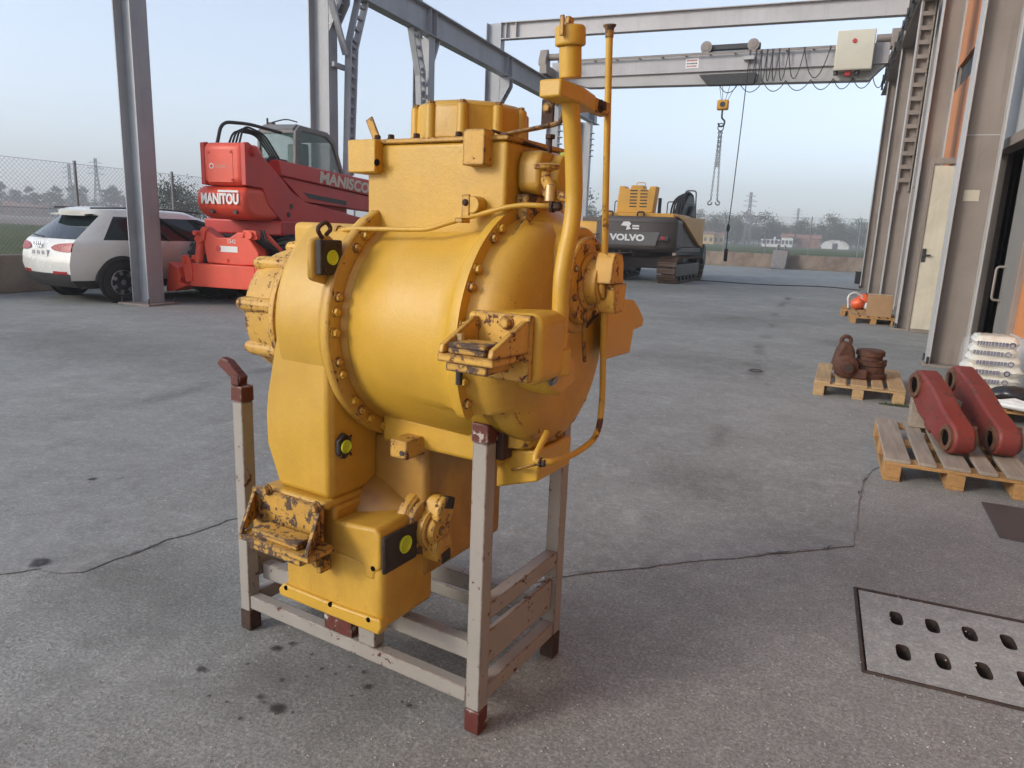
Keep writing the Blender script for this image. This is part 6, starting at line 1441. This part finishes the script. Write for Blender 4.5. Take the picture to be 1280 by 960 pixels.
LT2 = 'hazy tree in the far row of poplars beyond the field behind the white car'; G2 = 'far poplars behind the white car'
x_ = -20
while x_ < 250:
    tree(x_, rg.uniform(370, 440), rg.choice((3, 5, 1, 3)), rg.uniform(.6, .95), LT2, G2); x_ += rg.uniform(4, 8)
TMS.append(tree_meshes(77, 4.2, 5.2, 'bush'))
tree(222, 75, 6, 1.0, 'rounded bare looking bush beyond the fence left of the red machine', None)
# farm buildings
M_HY = plain('ochre_plaster', (.52, .36, .15), .9, var=.1); M_HW = plain('white_plaster', (.58, .57, .54), .9, var=.08); M_HR = plain('old_roof_tile', (.26, .12, .08), .9, var=.2, scale=2); M_SHUT = plain('dark_window', (.05, .05, .055), .3)
def house(px, dist, w_, d_, h, rh, wall, roof, label, nwin, rz=None, yoff=0):
    d = ray(px, 290); d.z = 0; d.normalize(); p = EYE+d*dist; rz = math.atan2(-d.x, d.y) if rz is None else rz
    t = thing('farm_house', label, 'house', (p.x, p.y, -.02), rz)
    b = MB(); b.box(-w_/2, w_/2, 0, d_, 0, h); wl = b.build('wall', wall, t)
    b = MB(); b.prism([(-.4, h), (d_/2, h+rh), (d_+.4, h)], 'x', -w_/2-.4, w_/2+.4); b.build('roof', roof, t)
    for fl_ in range(2 if h > 5 else 1):
        for i in range(nwin):
            x = -w_/2+w_*(i+.5)/nwin; b = MB(); b.box(x-.45, x+.45, -.05, .02, 1.0+2.9*fl_, 2.4+2.9*fl_); b.build('window', M_SHUT, t)
    b = MB(); b.box(w_*.2, w_*.2+.6, d_*.35, d_*.35+.6, h+.2, h+rh+.8); b.build('chimney', roof, t)
house(879, 280, 8, 8, 3.6, 1.0, M_HY, M_HR, 'ochre farmhouse with red roof beyond the far fence', 4); house(899, 285, 4, 6, 3.4, .9, M_HY, M_HR, 'small ochre farmhouse beside the larger ochre one', 2)
house(964, 270, 5.5, 6, 2.0, .6, M_HW, M_HW, 'low white shed on the horizon left of the pale greenhouse', 4); house(1012, 290, 8, 7, 3.4, 1.4, M_HR, M_HR, 'brick red barn among the horizon trees', 3)
house(985, 285, 4, 5, 3.6, 1.2, M_HW, M_HR, 'white house with red roof among the horizon trees', 3); house(62, 390, 30, 10, 4, 2, M_HW, M_HR, 'long pale farm building beyond the field behind the white car', 8)
house(25, 380, 22, 9, 4, 2, M_HR, M_HR, 'long red farm building far beyond the field behind the white car', 6); house(728, 200, 8, 8, 3.4, 1.2, M_HW, M_HR, 'white house seen between the filler pipe and the excavator', 3)
# arched greenhouse
d = ray(1046, 290); d.z = 0; d.normalize(); p = EYE+d*290; gh = thing('greenhouse', 'pale arched plastic greenhouse on the horizon', 'greenhouse', (p.x, p.y, -.02), math.atan2(-d.x, d.y))
b = MB(); b.prism([(-4.6*cos(RD(a)), 1.1+2.1*sin(RD(a))) for a in range(0, 181, 12)]+[(4.6, 0), (-4.6, 0)], 'y', 0, 14); b.build('tunnel', M_HW, gh, smooth=40); b = MB(); b.box(-.9, .9, -.06, .02, 0, 2.0); b.build('door', M_SHUT, gh)
# pylons
M_PYL = plain('pylon_steel', (.22, .22, .23), .6, .3)
def pylon(px, pytop, dist, label):
    d = ray(px, 290); d.z = 0; d.normalize(); p = EYE+d*dist; top = (EYE+ray(px, pytop)*(dist/V((ray(px, pytop).x, ray(px, pytop).y, 0)).length)).z
    t = thing('electricity_pylon', label, 'pylon', (p.x, p.y, -.02), math.atan2(-d.x, d.y)+.3, 'electricity pylons'); wb = top*.075; r = .10
    def hw(z): return max(.35, wb*(1-z/(top*.95)))
    b = MB(); zs = [0]
    while zs[-1] < top*.95: zs.append(zs[-1]+max(1.6, hw(zs[-1])*1.9))
    zs[-1] = top
    for sx in (-1, 1):
        for sy in (-1, 1):
            for z0, z1 in zip(zs, zs[1:]): b.bar((sx*hw(z0), sy*hw(z0), z0), (sx*hw(z1), sy*hw(z1), z1), r*1.5, r*1.5)
    b.build('legs', M_PYL, t)
    b = MB()
    for z0, z1 in zip(zs, zs[1:]):
        for ax in (0, 1):
            for s_ in (-1, 1):
                def q(sg, z): return (sg*hw(z), s_*hw(z), z) if ax == 0 else (s_*hw(z), sg*hw(z), z)
                b.bar(q(-1, z0), q(1, z1), r, r); b.bar(q(1, z0), q(-1, z1), r, r)
    b.build('lattice', M_PYL, t)
    b = MB()
    for z in (top*.74, top*.83, top*.92):
        a = top*.13 if z < top*.9 else top*.10
        b.bar((-a, 0, z), (a, 0, z), r, r); b.bar((-a, 0, z), (0, 0, z+top*.04), r, r); b.bar((a, 0, z), (0, 0, z+top*.04), r, r)
    b.build('cross_arms', M_PYL, t); return p, top
pylon(934, 240, 290, 'tall lattice pylon standing right of the hanging pendant'); pylon(995, 260, 420, 'smaller faint lattice pylon over the horizon trees')
pylon(93, 205, 330, 'faint lattice pylon behind the fence post by the white car'); pylon(126, 198, 300, 'faint lattice pylon between two fence posts behind the white car')
# ------------------------------------------------------------------ haze
k = NT('haze_air'); k.t.nodes.remove(k.b); pv = k.n('ShaderNodeVolumePrincipled'); pv.inputs['Color'].default_value = (.97, .98, 1.0, 1); pv.inputs['Density'].default_value = .0015; pv.inputs['Anisotropy'].default_value = .1
k.l(pv.outputs[0], k.out.inputs['Volume'])
b = MB(); b.box(-905, 405, -205, 905, -1.2, 62); hz = b.build('haze', k.m, smooth=0); hz['kind'] = 'stuff'; hz['label'] = 'pale evening haze over the fields'
